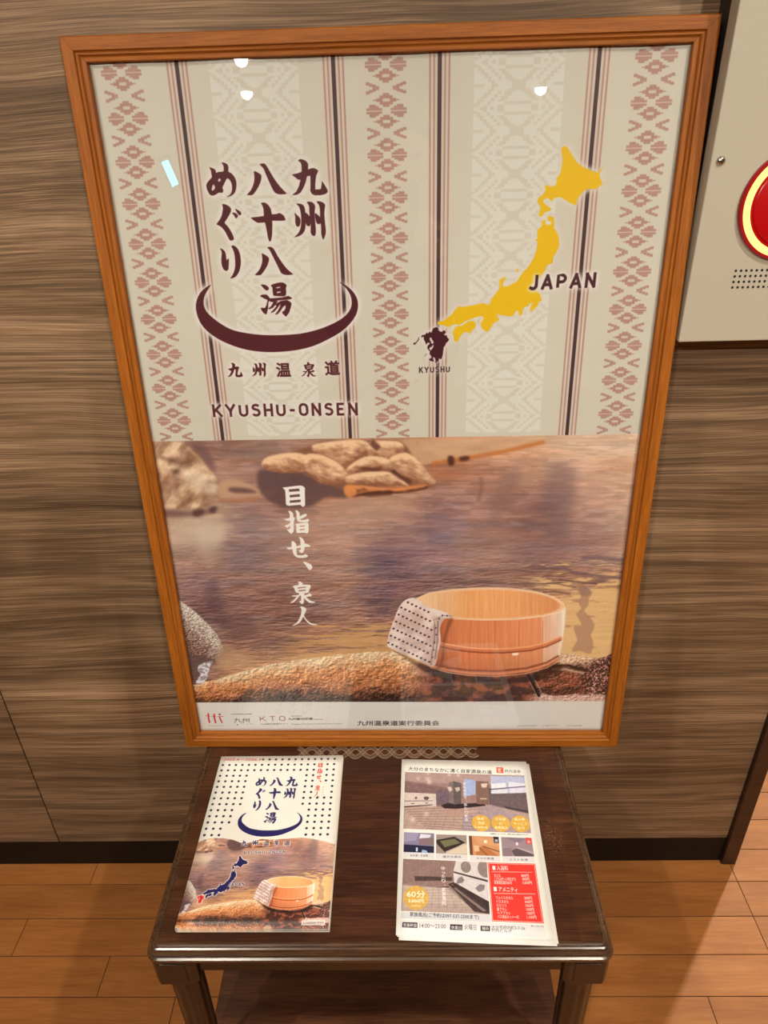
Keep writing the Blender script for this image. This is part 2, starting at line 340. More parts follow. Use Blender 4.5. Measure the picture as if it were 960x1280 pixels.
# pale diamond weave: half a repeat as a bit map (columns edge -> middle, rows arrow centre -> flower centre)
def weave_cell(r, c):
    d = c - (12 - r) * .52
    v = 0
    if 0 <= d < 2.0: v = 1                      # outer zigzag
    if 3.3 <= d < 4.8 and c < 9: v = 1          # inner diamond
    if 6.0 <= d < 6.9 and c < 10 and r % 2: v = 1
    if d < -1.3: v = 0 if (r < 1 and c < 3) else 1   # arrows at the edges
    if c >= 9: v = 1 if (c - 9) * 2.1 >= (8 - r) * 1.0 and r >= 3 else 0   # banded flower
    if c >= 9 and r in (9, 10): v = 0
    if 7 <= c <= 8 and r >= 11: v = 0
    if c == 6 and r >= 10 or (c in (7, 8) and r in (9, 10)): v = 1
    if r <= 2 and 8 <= c <= 10 - (r > 1): v = 1      # little stars between the flowers
    if r <= 1 and c >= 11: v = 0
    return v
ROWS = [''.join(str(weave_cell(r, c)) for c in range(13)) for r in range(13)]
ch = 47.4 / 26
for cx in (-156.3, 155.3):
    for k in range(-1, 10):
        fy = 1017.5 - 47.4 * k - 1.0
        for r, row in enumerate(ROWS):
            dy = 47.4 / 2 - (r + .5) * ch
            for sg in (1, -1):
                y = fy + sg * dy
                if y < 559 or y > 1042: continue
                c0 = 0
                while c0 < 13:
                    if row[c0] == '1':
                        c1 = c0
                        while c1 < 13 and row[c1] == '1': c1 += 1
                        for s2 in (1, -1):
                            a, b = cx - s2 * (52.5 - c0 * 4.04), cx - s2 * (52.5 - c1 * 4.04)
                            cv.rect(min(a, b), y - ch / 2 - .1, max(a, b), y + ch / 2 + .1, (218, 213, 198), .8)
                        c0 = c1
                    c0 += 1
# red-brown flower columns
RB = (176, 133, 118); ua = 3.9; hb = 47.4 / 695
for cx in (-313.5, -.8, 312.2):
    for k in range(-1, 11):
        fy = 1017.5 - 47.4 * k
        if fy < 545: continue
        def R_(x0, x1, p0, p1, c=RB):
            y0, y1 = fy - p0 * hb, fy - p1 * hb
            if max(y0, y1) < 560: return
            cv.rect(cx + x0 * ua, max(560, min(y0, y1)), cx + x1 * ua, max(560, max(y0, y1)), c, .95)
        for s in (1, -1):
            for a, b, p0, p1 in ((1.3, 6.2, 0, 45), (2.3, 5.3, 45, 75), (3.3, 5.2, 70, 100)):
                for v in (1, -1): R_(s * a, s * b, v * p0, v * p1)
            R_(s * 1.3, s * 6.2, -8, 8, (213, 186, 170))
            for e in (165, -165):
                R_(0, s * 1, e - 105, e + 105); R_(0, s * 2, e - 72, e + 72); R_(0, s * 3, e - 27, e + 27); R_(0, s * 4, e - 9, e + 9)
            for v in (1, -1):
                m = 347.5
                R_(s * 5, s * 6.1, m + v * 42, m + v * 90); R_(s * 4.1, s * 5.1, m + v * 22, m + v * 72); R_(s * 3.1, s * 4.1, m, m + v * 54); R_(s * 2.1, s * 3.1, m, m + v * 30)
        for e in (165, -165): R_(-1.1, 1.1, e - 24, e + 24, (206, 194, 172))
base = cv.a.copy()

# ---- the bath photograph in the lower half
gu = np.array([190, 250, 310, 370, 430, 490, 550, 610, 670, 730, 790.]); gv = np.array([555, 590, 625, 660, 695, 730, 765, 800, 830.])
G = np.array([
 [(150,125,110),(120,95,88),(125,105,95),(130,105,92),(150,118,95),(150,118,95),(170,130,105),(188,158,130),(182,157,132),(185,165,145),(190,170,150)],
 [(160,135,115),(150,125,115),(140,118,110),(110,85,80),(140,105,88),(165,125,100),(150,110,88),(150,120,105),(160,135,118),(172,148,130),(185,162,142)],
 [(150,125,110),(160,140,120),(135,112,105),(118,96,90),(150,118,100),(165,135,115),(135,110,105),(130,105,98),(122,99,95),(155,130,118),(176,153,136)],
 [(170,150,130),(165,150,135),(130,115,112),(150,128,118),(155,132,120),(140,118,110),(125,108,112),(137,113,106),(118,97,95),(140,118,112),(172,152,136)],
 [(160,140,125),(145,125,115),(125,110,110),(140,120,112),(145,122,112),(108,92,99),(122,105,108),(142,119,109),(124,102,99),(138,116,110),(165,142,128)],
 [(150,130,118),(126,106,106),(135,112,105),(135,112,104),(140,118,108),(110,93,99),(122,105,103),(118,98,94),(140,117,102),(150,125,106),(185,155,122)],
 [(140,122,110),(108,91,92),(118,95,91),(120,98,93),(130,108,100),(112,92,92),(120,100,95),(150,125,100),(185,153,118),(200,168,128),(205,175,135)],
 [(130,110,100),(112,93,90),(120,98,90),(132,107,95),(142,116,98),(155,124,96),(170,140,105),(170,140,105),(200,168,130),(200,166,125),(207,174,132)],
 [(110,90,80),(120,98,88),(160,130,105),(168,137,106),(178,142,106),(184,148,106),(180,145,105),(180,145,105),(200,165,120),(202,167,124),(207,172,127)]], float)
def grid(uq, vq):
    fu = np.clip(np.interp(uq, gu, np.arange(len(gu))), 0, len(gu) - 1.001); fv = np.clip(np.interp(vq, gv, np.arange(len(gv))), 0, len(gv) - 1.001)
    i = fu.astype(int); j = fv.astype(int); a = fu - i; b = fv - j
    a = (a * a * (3 - 2 * a))[..., None]; b = (b * b * (3 - 2 * b))[..., None]
    return (G[j, i] * (1 - a) + G[j, i + 1] * a) * (1 - b) + (G[j + 1, i] * (1 - a) + G[j + 1, i + 1] * a) * b
y1 = int((cv.y0 + cv.hmm - 87.5) * cv.k); y0 = int((cv.y0 + cv.hmm - 560.3) * cv.k)
ph = np.zeros_like(cv.a)
u, v = U[y0:y1], V[y0:y1]
wob = (fbm(u / 45, v / 7, 3) - .5)
P = grid(u + wob * 40, v + (fbm(u / 60, v / 20, 2) - .5) * 14)
st1 = fbm(u / 38, v / 2.2, 4) - .5; st2 = fbm(u / 14 + 50, v / 1.3 + 9, 3) - .5; md = fbm(u / 60 + 5, v / 22 + 3, 3) - .5
near = sstep(640, 760, v)
P += (st1 * (34 + 26 * near) + md * 26)[..., None] * np.array([1, .97, .93]) + (st2 * 34 * near)[..., None]
# warm and violet drifts in the water
P += ((fbm(u / 50 + 80, v / 9, 3) - .5) * 26)[..., None] * np.array([1.0, .3, -.15])
rip = fbm(u / 9, v / 1.7, 4) - fbm(u / 9 + .10, v / 1.7 + .55, 4)            # small wavelets, lit from above
P += (rip * (8 + 95 * near))[..., None] * np.array([1, .93, .88])
big = fbm(u / 24 + 7, v / 5 + 40, 3); P += ((sstep(.52, .64, big) - sstep(.36, .48, 1 - big) * .0) * 14 * (1 - near))[..., None] * np.array([1, .92, .85])
P = P * np.array([1.03, 1.0, .985]) + np.array([10, 7, 6])
# broken reflections of daylight near the tub
th = sstep(.50, .60, fbm(u / 26 + 3, v / 3.6 + 7, 4) + (v - 728) / 150 + (u - 720) / 900 * (v < 760)) * sstep(640, 690, u) * sstep(690, 702, v)
P = P * (1 - th[..., None]) + (np.array([212, 178, 133]) + (st1 * 16)[..., None]) * th[..., None]
dk = sstep(.56, .66, fbm(u / 30 + 31, v / 3.0 + 71, 4)) * sstep(560, 640, u) * sstep(695, 708, v) * (1 - sstep(728, 742, v))
P = P * (1 - .6 * dk[..., None]) + np.array([98, 78, 80]) * .6 * dk[..., None]
dk = sstep(.54, .66, fbm(u / 24 + 91, v / 2.6 + 17, 4)) * sstep(420, 480, u) * (1 - sstep(560, 600, u)) * sstep(730, 750, v)
P = P * (1 - .45 * dk[..., None]) + np.array([85, 68, 74]) * .45 * dk[..., None]
th = sstep(.47, .56, fbm(u / 40 + 3, v / 3.0 + 57, 4) + (v - 795) / 110 + (u - 470) / 800) * sstep(330, 400, u) * (1 - sstep(495, 560, u)) * sstep(760, 780, v)
P = P * (1 - .8 * th[..., None]) + np.array([198, 158, 112]) * .8 * th[..., None]
ph[y0:y1] = np.clip(P, 0, 255) / 255.
pc = Canvas(-358, 18, 716, 1018, 2.0, (0, 0, 0), False); pc.a = ph
def pm(z, pts, soft=0, smooth=2):
    q = on_poster(cr(zoom(*z, pts), smooth)); m = pc.mask([q])
    return blur(m, soft) if soft else m
def tint(m, col, a=1.0): pc.put(m, col, a)
def tex(m, c1, c2, field, a=1.0):
    c = (np.array(c1) * (1 - field[..., None]) + np.array(c2) * field[..., None]) / 255.
    pc.put(m, c, a)
def ln(z, pts, w, col, a=1.0, soft=1):
    m = pc.mask([stroke(on_poster(zoom(*z, pts)), w)]); tint(blur(m, soft) if soft else m, col, a)
X1, X2, X3, X4, X5, X6, X7 = (185,545,6), (300,545,3.692), (540,545,3.556), (215,700,6), (360,700,4.8), (475,725,3.84), (640,690,6)
def relief(su, sv, o=4, k=1.0, seed=0): return (fbm(U / su + seed, V / sv + seed, o) - fbm(U / su + seed + .35, V / sv + seed + .45, o)) * k
def add(m, amount):
    ys = np.nonzero(m.max(1) > 0)[0]; xs = np.nonzero(m.max(0) > 0)[0]
    if len(ys) == 0: return
    sl = (slice(ys[0], ys[-1] + 1), slice(xs[0], xs[-1] + 1)); c = amount if amount.ndim == 3 else amount[..., None]
    pc.a[sl] = np.clip(pc.a[sl] + c[sl] * m[sl][..., None], 0, 1)
def lobe(z, pts, hi, lo_, r=12, soft=2):
    m = pm(z, pts, 0, 3); h = blur(m, r); gy = np.gradient(h, axis=0) * r; gx = np.gradient(h, axis=1) * r
    sh_ = np.clip(.55 + gy * 1.5 + gx * .35 + (fbm((U + V) / 11, (V - U * .4) / 5, 3) - .5) * 1.1, 0, 1)
    tex(blur(m, soft), lo_, hi, sh_)
# far bank
tex(pm(X3, [-300,20,530,14,400,50,200,92,0,122,-120,140,-260,140], 3), (172,138,112), (204,170,138), fbm(U/30, V/10, 3), .85)
ln(X3, [0,122,100,106,200,90,300,72,400,50,500,26], 6, (178,112,66), .8, 3)
tint(pm(X3, [70,90,95,90,98,125,75,130], 3), (75,45,40), .9); tint(pm(X3, [120,95,160,88,165,105,130,112], 3), (80,50,42), .9)
ln(X3, [215,180,222,220,205,290], 5, (125,95,88), .7, 4)
tint(pm(X3, [520,140,640,150,620,330,600,480,520,470,500,300], 14), (116,96,95), .5)
tint(pm(X3, [330,150,400,150,330,330,260,400,270,260], 10), (128,104,98), .4)
# top left rock
rk = pm(X1, [30,50,290,50,400,160,470,260,530,340,540,400,520,480,450,525,330,545,200,550,100,540,70,300], 3)
f = sstep(.32, .68, fbm((U + V * .7) / 16, (V - U * .5) / 34, 4)); tex(rk, (152,120,98), (208,180,150), f)
tint(pm(X1, [230,200,330,260,500,330,530,380,510,450,400,420,300,350,240,280], 12) * rk, (214,194,170), .75)
tint(pm(X1, [85,140,250,190,240,215,110,180], 4) * rk, (120,90,78), .7); tint(pm(X1, [180,250,230,250,225,280,190,280], 4) * rk, (110,82,70), .7)
tint(pm(X1, [110,300,160,280,160,400,120,420], 10) * rk, (165,125,102), .6)
ln(X1, [290,80,400,180,470,280], 4, (215,180,145), .5, 3)
add(pm(X1, [30,50,290,50,400,160,470,260,530,340,540,400,520,480,450,525,330,545,200,550,100,540,70,300], 4), relief(18, 12, 3, .28))
tint(pm(X1, [110,550,300,560,430,545,515,525,505,575,340,605,120,610], 6), (118,92,88), .85)
tint(pm(X1, [340,560,420,550,400,600,345,605], 4), (78,55,55), .8); tint(pm(X1, [470,535,515,530,500,575,460,570], 4), (80,58,58), .8)
tint(pm(X1, [180,650,330,620,570,620,590,700,560,800,500,850,400,890,340,820,180,810], 10), (188,168,150), .72)
tint(pm(X1, [340,680,560,670,550,790,400,810], 12), (204,188,170), .6)
tint(pm(X1, [400,850,560,820,470,1000,420,960], 10), (180,158,142), .5)
# driftwood and mid rocks
tint(pm(X1, [540,350,600,325,700,338,820,385,960,410,910,450,640,468,540,470], 4), (186,152,126), .9)
tint(pm(X1, [600,400,640,383,760,395,820,425,650,425], 4), (96,72,70), .85); ln(X1, [540,480,700,485,840,460], 5, (170,115,88), .7, 4)
tint(pm(X1, [300,65,420,70,520,240,460,250,380,140], 6), (112,86,84), .7)
tint(pm(X2, [95,150,190,165,280,160,370,215,490,225,490,290,400,280,330,325,200,330,100,270,80,200], 5), (94,74,74), .85)
HI, LO = (224, 190, 156), (140, 98, 76)
tint(pm(X2, [100,125,230,75,330,45,430,22,600,18,740,24,800,95,905,210,870,238,700,262,520,275,485,250,370,215,280,165,190,170], 3), (128, 92, 74))
for q in ([330,45,430,24,560,18,604,48,602,92,540,112,480,150,430,112,360,88], [600,26,700,22,748,34,756,78,690,112,610,112,590,70],
          [100,125,130,95,230,76,300,86,340,120,310,162,190,170,110,147], [300,88,360,84,430,110,480,150,503,192,482,216,430,223,370,216,330,182,300,150],
          [540,112,600,92,690,108,722,150,650,162,560,162,500,182,490,152], [690,102,760,76,820,108,870,168,906,210,872,234,800,222,740,182,710,150],
          [500,182,600,164,700,168,760,208,784,246,700,238,600,226,520,226,488,210]):
    lobe(X2, q, HI, LO, 13)
lobe(X2, [485,234,560,228,700,242,860,226,850,246,740,264,600,268,520,282,490,264], (206, 142, 98), (92, 56, 42), 7)
for q, ww in (([604,26,640,60], 12), ([535,262,600,272,700,262], 9), ([700,160,740,190,790,214], 8), ([560,150,620,156,650,152], 5)):
    ln(X2, q, ww * .8, (84, 52, 42), .8, 3)
tint(pm(X2, [485,228,520,225,540,260,510,285,480,265], 3), (205,140,90), .9)
ln(X2, [520,270,640,240,780,235,860,222], 4, (190,130,90), .6, 2)
tint(pm(X2, [370,300,520,290,780,280,760,350,600,380,420,370], 8), (170,142,124), .5)
# bottom left pale rock and foam
rk = pm(X4, [40,312,90,325,170,385,250,460,330,550,378,640,375,690,330,745,300,770,200,750,100,700,60,500], 2)
rk3 = rk
dd = sstep(-30, 34, (U - 228) * .75 - (V - 775) * .85); f = np.clip(dd * 1.1 + (fbm((U + V) / 3.2, (V - U) / 1.5, 3) - .5) * 1.3, 0, 1)
tex(rk, (112,84,76), (206,198,184), f)
add(rk3, relief(2.6, 1.6, 4, .8, 5))
tint(pm(X4, [110,700,330,750,290,790,240,920,160,930,120,800], 4), (92,76,76), .8)
tex(pm(X4, [200,790,250,765,310,758,285,800,275,850,240,922,175,918,215,860,195,830], 1), (150,140,142), (216,212,214), sstep(.35, .6, fbm(U / 3, V / 2, 3)))
tint(pm(X4, [240,230,330,140,370,300,430,500,380,520,300,400], 10), (88,72,78), .45)
tint(pm(X4, [420,420,600,420,640,560,440,590], 12), (98,74,72), .45)
tint(pm(X4, [380,620,520,700,620,740,560,790,340,800], 8), (182,152,122), .6)
# the long foreground rock
top = np.interp(U, [235, 262, 290, 308, 332, 358, 375, 400, 422, 464, 489, 506, 520, 545, 700, 720, 747, 765], [858, 851, 843, 838, 832, 827, 824.5, 822, 818, 815, 813.5, 821, 829, 836, 816, 818, 823, 817])
rk = sstep(-.8, .8, V - top - (fbm(U / 5, V / 50, 3) - .5) * 2) * (V < 884) * (U > 225)
t = (V - top) / np.maximum(881 - top, 8); sp = fbm(U / 2.0, V / 1.6, 3); lg = fbm(U / 22, V / 12, 3)
def ramp(t, ks, cs):
    cs = np.array(cs, float); return np.stack([np.interp(t, ks, cs[:, i]) for i in range(3)], -1)
tt = t + (lg - .5) * .35 + (sp - .5) * .4
C = ramp(tt, [0, .12, .3, .5, .66, .78, .9, 1], [(222,198,168), (212,176,140), (196,142,102), (186,130,90), (160,108,78), (100,68,54), (54,36,32), (36,24,24)])
C += ((sp - .5) * 46)[..., None] + (relief(3.2, 2.2, 4, 190, 3) + relief(16, 7, 3, 50, 9))[..., None] * np.array([1, .86, .74])
crk = sstep(.030, .006, np.abs(fbm(U / 18 + 60, V / 9 + 20, 4) - .5)) * sstep(.12, .3, t); C = C * (1 - .45 * crk[..., None]) + np.array([70, 44, 34]) * .45 * crk[..., None]
rl = sstep(505, 545, U)[..., None]
D = np.array([70, 46, 41]) + (sstep(.45, .7, fbm(U / 14 + 4, V / 9, 3)) * 1.0)[..., None] * np.array([66, 38, 26]) + ((sp - .5) * 36)[..., None]
sr = (sstep(722, 742, U) * sstep(818, 835, V + (U - 740) * .6))[..., None]
E_ = np.array([62, 40, 38]) + (sstep(.52, .66, fbm(U / 1.7, V / 1.5, 2)))[..., None] * np.array([130, 108, 98])
tl = (sstep(690, 700, U) * (1 - sstep(826, 836, V + (fbm(U / 6, V / 4, 2) - .5) * 8)))[..., None]
C = C * (1 - rl) + D * rl; C = C * (1 - tl) + (np.array([206, 176, 148]) + ((sp - .5) * 50)[..., None]) * tl; C = C * (1 - sr) + E_ * sr
bl = (sstep(655, 680, U) * sstep(866, 871, V + (fbm(U / 8, V / 4, 2) - .5) * 6))[..., None]
C = C * (1 - bl) + (np.array([198, 168, 154]) + ((sp - .5) * 46)[..., None]) * bl
pc.put(rk, np.clip(C, 0, 255) / 255.)
add(rk * sstep(640, 690, U), relief(2.4, 1.8, 4, .7, 8))
ln(X7, [300,855,420,848,480,870,570,890], 5, (45,28,28), .9, 1); ln(X7, [300,880,400,878,470,895,540,905], 5, (206,178,156), .8, 2)
ln(X7, [115,915,160,990,205,1085], 4.5, (26,18,18), 1, 0); ln(X7, [140,915,190,990,235,1085], 1.2, (190,165,150), .9, 0); ln(X7, [105,925,150,1010,190,1085], 1.0, (170,150,140), .8, 0)
ln(X7, [210,240,320,232,440,258,560,270], 2.5, (120,92,84), .8, 1); ln(X7, [230,300,320,296,440,312], 2.6, (120,88,76), .9, 1)
ln(X7, [360,110,460,150,640,176,820,196], 5, (120,96,100), .8, 2); ln(X7, [520,44,640,40,760,52,840,60], 7, (112,92,98), .7, 3)
ln(X7, [350,205,500,225,640,236], 3, (95,74,76), .85, 1)
rv = [480,230,560,260,600,300,580,340,570,400,540,440,580,480,620,550,590,620,610,680,590,760,540,750,500,740,450,745,470,690,490,660,470,600,465,550,520,550,500,500,480,460,520,420,490,370,520,330,490,290]
tint(pm(X7, rv, 1), (172,138,114), .85); tint(pm(X7, [500,240,560,260,590,310,520,330], 2), (140,112,104), .5)
for q in ([560,470,640,485,560,492], [430,355,520,350,500,375], [600,360,660,375,610,368], [400,550,450,560,400,566], [560,700,640,715,560,720]): tint(pm(X7, q, 0), (172,138,114), .7)
# wooden tub
def inx(z, x, y): return on_poster(zoom(*z, [x, y]))[0]
cu = 475 + np.array([165, 285, 888]) / 3.84
tubu = (U - 475) * 3.84; tubv = (V - 725) * 3.84
sh = pm(X6, [190,395,330,440,560,475,720,455,850,400,870,430,760,480,560,500,330,480,200,430], 4); tint(sh, (40,26,24), .7)
body = pm(X6, [165,100,200,130,290,175,360,186,500,193,640,190,780,172,860,152,888,128,884,220,872,300,862,345,853,372,800,410,700,440,560,456,430,452,330,432,250,408,190,380], 0)
bc = ramp(tubu, [180, 290, 400, 550, 660, 770, 785, 850, 888], [(160,95,66), (178,108,74), (205,134,94), (208,138,98), (214,146,106), (216,150,112), (218,176,148), (222,192,168), (236,222,206)])
bc += ((fbm(tubu / 5, tubv / 160, 3) - .5) * 26)[..., None]
bc *= (1 - .10 * sstep(330, 440, tubv))[..., None]
pc.put(body, np.clip(bc, 0, 255) / 255.)
for xs in (435, 552, 668, 782): ln(X6, [xs, 196, xs - 2, 300, xs - 6, 440], .9, (150,92,66), .5, 0)
hoopx = [285,300,360,316,430,326,500,331,600,331,720,320,800,300,874,268]
ln(X6, [285,318,360,334,430,344,500,349,600,349,720,338,800,318,872,285], 3.2, (136,76,52), .95, 1); ln(X6, hoopx, 3.0, (228,172,132), .9, 1)
ln(X6, [284,308,360,324,430,335,500,340,600,340,720,329,800,309,873,277], 4, (196,122,84), .9, 1)
ln(X6, [235,395,330,420,430,434,560,438,700,424,800,396,858,362], 3.6, (128,70,50), .9, 1); ln(X6, [230,408,330,434,430,448,560,453,700,438,800,410,856,376], 3.6, (206,138,100), .95, 1)
ln(X6, [240,418,330,444,430,458,560,463,700,449,800,421,850,392], 2.2, (214,160,126), .9, 1)
tint(pm(X6, [635,352,665,350,662,360,638,362], 1), (250,235,215), .9)
ri = pm(X6, [160,105,180,85,240,62,350,45,500,37,620,40,720,50,800,68,860,95,889,122,880,142,840,158,780,172,640,188,500,191,360,184,290,173,220,145], 0)
tint(ri, (226,188,150))
inn = pm(X6, [190,105,240,76,350,56,500,47,620,50,720,60,800,78,850,102,868,124,840,146,780,164,640,180,500,184,360,178,280,165,220,138], 1)
ic = ramp(tubu, [180, 300, 420, 600, 760, 840, 880], [(228,196,160), (222,180,138), (220,164,114), (224,168,118), (216,158,112), (206,146,102), (222,184,150)])
ic += ((fbm(tubu / 4 + 40, tubv / 120, 3) - .5) * 26)[..., None]; pc.put(inn, np.clip(ic, 0, 255) / 255.)
ln(X6, [290,177,360,187,500,193,640,190,780,174,860,153,888,128], 1.4, (246,226,202), .9, 1)
ln(X6, [160,100,240,60,350,43,500,36,620,38,720,48,830,78,885,115], 1.4, (236,214,190), .8, 1)
ln(X6, [889,130,884,220,872,300,860,360], 2.0, (232,222,212), .7, 2)
# spotted towel
tw = [35,310,40,265,80,155,105,110,140,87,180,90,220,125,300,150,352,175,310,186,288,230,292,290,278,350,268,400,245,415,180,385,100,350,42,322]
twm = pm(X6, tw, 0); tint(pm(X6, [60,330,180,395,245,425,290,400,300,300,330,190,350,190,310,300,300,420,200,430], 3), (90,58,46), .5)
tex(twm, (196,172,162), (226,208,198), sstep(.3, .7, fbm(tubu / 60, tubv / 40, 2)))
for i in range(-14, 16):
    for j in range(-2, 12):
        x = 680 + 24.5 * i + -15.5 * j; y = 285 + 11.5 * i + 42 * j
        c = zoom(*X5, [x, y])[0]; cx6, cy6 = (c[0] - 475) * 3.84, (c[1] - 725) * 3.84
        if cx6 > 252 - (cy6 - 150) * .02 or cy6 < 92 + abs(cx6 - 150) * .25: continue
        q = on_poster([c])[0]; ix, iy = cv.px([q])[0].astype(int)
        if 3 < ix < cv.W - 3 and twm[iy - 3:iy + 4, ix - 3:ix + 4].min() > .9: pc.ell(q[0], q[1], 1.9, 1.9, (58, 44, 50), .95)
ln(X6, [262,200,262,280,250,350,244,408], 1.8, (120,92,84), .8, 1); ln(X6, [278,195,276,290,264,380], 1.6, (96,70,66), .8, 1); ln(X6, [255,195,300,170,345,174], 1.4, (140,115,108), .8, 1)
for x, y in ((268, 230), (270, 262), (262, 300), (258, 335), (252, 370), (300, 170), (322, 172), (284, 186)):
    q = on_poster(zoom(*X6, [x, y]))[0]; pc.ell(q[0], q[1], 1.3, 1.9, (58, 44, 50), .8)
fine = (fbm(U / 1.2, V / 1.2, 2) - .5) * .035
PHOTO = pc.a + fine[..., None]; gm = PHOTO.mean(-1, keepdims=True); PHOTO = np.clip(gm + (PHOTO - gm) * 1.14, 0, 1); PHOTO = np.clip((PHOTO - .5) * 1.10 + .5, 0, 1)
cv.a[y0:y1] = PHOTO[y0:y1]
cv.a[y1:] = np.array((222, 214, 202)) / 255.

# ---- white glow round the lettering, then the lettering
def stamp(cvs, outs, holes, col, tf=None, glow=0, gcol=(226, 216, 202), ga=.9, a=1.0):
    f = tf or (lambda p: p)
    m = cvs.mask([f(p) for p in outs], [f(p) for p in holes])
    if glow: cvs.put(np.clip(blur(m, glow) * 3.2, 0, 1) * ga, gcol)
    cvs.put(m, col, a); return m
MAROON = (78, 20, 28); NAVY = (38, 34, 84)
title = ['me', 'gu', 'ri', 'hachi', 'kyu', 'shu', 'ju', 'hachi2', 'yu']
TO = sum((GL[g][0] for g in title), []); THo = sum((GL[g][1] for g in title), [])
stamp(cv, TO, THo, MAROON, glow=9); stamp(cv, *GL['moon'], MAROON, glow=9)
def place(g, box, src=None):
    """a copy of a sign squeezed into a box of poster pixels (x0, y0, x1, y1)"""
    o, h = GL[g]; a = np.concatenate(o); lo, hi = a.min(0), a.max(0)
    b = on_poster([[box[0], box[3]], [box[2], box[3]], [box[0], box[1]], [box[2], box[1]]])
    f = lambda p: b[0] + ((p - lo) / (hi - lo))[:, :1] * (b[1] - b[0]) + ((p - lo) / (hi - lo))[:, 1:] * (b[2] - b[0])
    return [f(p) for p in o], [f(p) for p in h]
so, shh = [], []
for g, bx in (('kyu', (284.5, 453.5, 303.5, 471.5)), ('shu', (315, 453.5, 332.5, 471.5)), ('sen', (376.5, 452.5, 395.5, 471.5))):
    o, h = place(g, bx); so += o; shh += h
cv.put(np.clip(blur(cv.mask([on_poster([[283, 452], [426, 449], [426, 470], [283, 473]])]), 9), 0, 1) * .6, (220, 210, 192))
stamp(cv, so, shh, MAROON, glow=5)
for s_, a, b in (('温', (345.5, 470.5), (364, 470.3)), ('道', (406.5, 468.5), (425.5, 467.8))):
    p, q = on_poster([a])[0], on_poster([b])[0]; write(cv, s_, p + (0, 1), q + (0, 1), 21, MAROON, .028)
kn = letters('KYUSHU-ONSEN', on_poster([[266.9, 521.3]]), on_poster([[447.3, 519.3]]), 18.8, .185, .3)
stamp(cv, kn, [], (84, 32, 38), glow=7)
yl = cv.mask(JAPAN_MAP); cv.put(np.clip(blur(yl, 8) * 3, 0, 1) * .75, (216, 205, 190)); cv.put(yl, (228, 182, 8))
km = cv.mask(KYU_MAP, KYU_HOLE); cv.put(np.clip(blur(km, 8) * 3, 0, 1) * .85, (222, 208, 196)); cv.put(km, (66, 14, 26))
jp = letters('JAPAN', on_poster([[661, 363]]), on_poster([[743.5, 359.5]]), 19.2, .20, .3, shear=.04); stamp(cv, jp, [], (66, 26, 34), glow=7)
ks = letters('KYUSHU', on_poster([[523.9, 466.3]]), on_poster([[562.2, 465.0]]), 8.4, .19, .3)
cv.put(np.clip(blur(cv.mask(ks), 7) * 2.5, 0, 1) * .8, (214, 202, 184)); cv.put(cv.mask(ks), (62, 40, 38))
cv.poly(on_poster(zoom(*M4, [100,1180,130,1110,200,1050,170,1100,110,1170])), (205, 185, 125), .8)
tag = ['me_eye', 'yubi', 'se', 'comma', 'sen', 'hito']
TGO = sum((GL[g][0] for g in tag), []); TGH = sum((GL[g][1] for g in tag), [])
cv.put(cv.mask(TGO, TGH), (242, 233, 220))
# footer: emblems and lettering (matrix codes left out)
F1 = (220, 870, 12)
for q, ww in (([485,255,488,320,505,400], 2.6), ([575,262,578,330,598,405], 2.6), ([655,310,668,350,695,400], 2.4)): cv.line(on_poster(zoom(*F1, q)), ww, (196, 36, 52))
for q in ([440,290,485,300,510,300], [535,300,600,302], [625,302,718,302]): cv.line(on_poster(zoom(*F1, q)), 1.0, (196, 36, 52))
q = on_poster(zoom(*F1, [655, 272]))[0]; cv.ell(q[0], q[1], 2, 1.6, (90, 30, 40))
def wr(s_, a, b, h, col=(40, 36, 36), bold=0.0, al=1.0): write(cv, s_, on_poster([a])[0], on_poster([b])[0], h, col, bold, al)
wr('KYUSHU', (261, 907.5), (279, 907.5), 2.6, (130, 110, 105)); wr('九州温泉観光情報', (289, 893), (315, 892.8), 2.6)
wr('九州', (292.5, 902), (312, 902), 10)
for i, (x, y, r) in enumerate(((293, 903.6, .8), (297, 905.6, 1.3), (302, 904, .8), (305, 903.2, 1), (309, 905.3, .8), (313, 904.5, .9), (316, 904.8, .7))):
    q = on_poster([[x, y]])[0]; cv.ell(q[0], q[1], r, r * .9, (50, 40, 40))
for p in letters('KTO', on_poster([[325, 901.2]]), on_poster([[357, 900.8]]), 10.4, .11, .4): cv.poly(p, (120, 38, 50))
wr('一般社団法人', (362, 895.6), (378, 895.5), 2.4); wr('九州観光機構', (360.5, 899.8), (391, 899.6), 5.4, bold=.01); wr('Organization', (392, 899.6), (404, 899.6), 2.6)
wr('九州観光情報サイト', (326, 905.6), (360, 905.4), 3.4); wr('https://www.visit-kyushu.com', (365, 905.6), (428, 905.2), 3.0)
wr('九州温泉道実行委員会', (446.6, 906.5), (549.5, 906), 11.5, (48, 40, 38), .012)
for a, b, s_ in ((647.5, 671, 'KYUSHU-ONSEN'), (678, 698, 'X  公式アカウント'), (709, 727, '□ instagram'.replace('instagram', '公式写真'))):
    wr(s_, (a, 908), (b, 907.6), 2.9, (80, 72, 70))
POSTER_IMG = cv.image('poster_print', WHITE, .64)
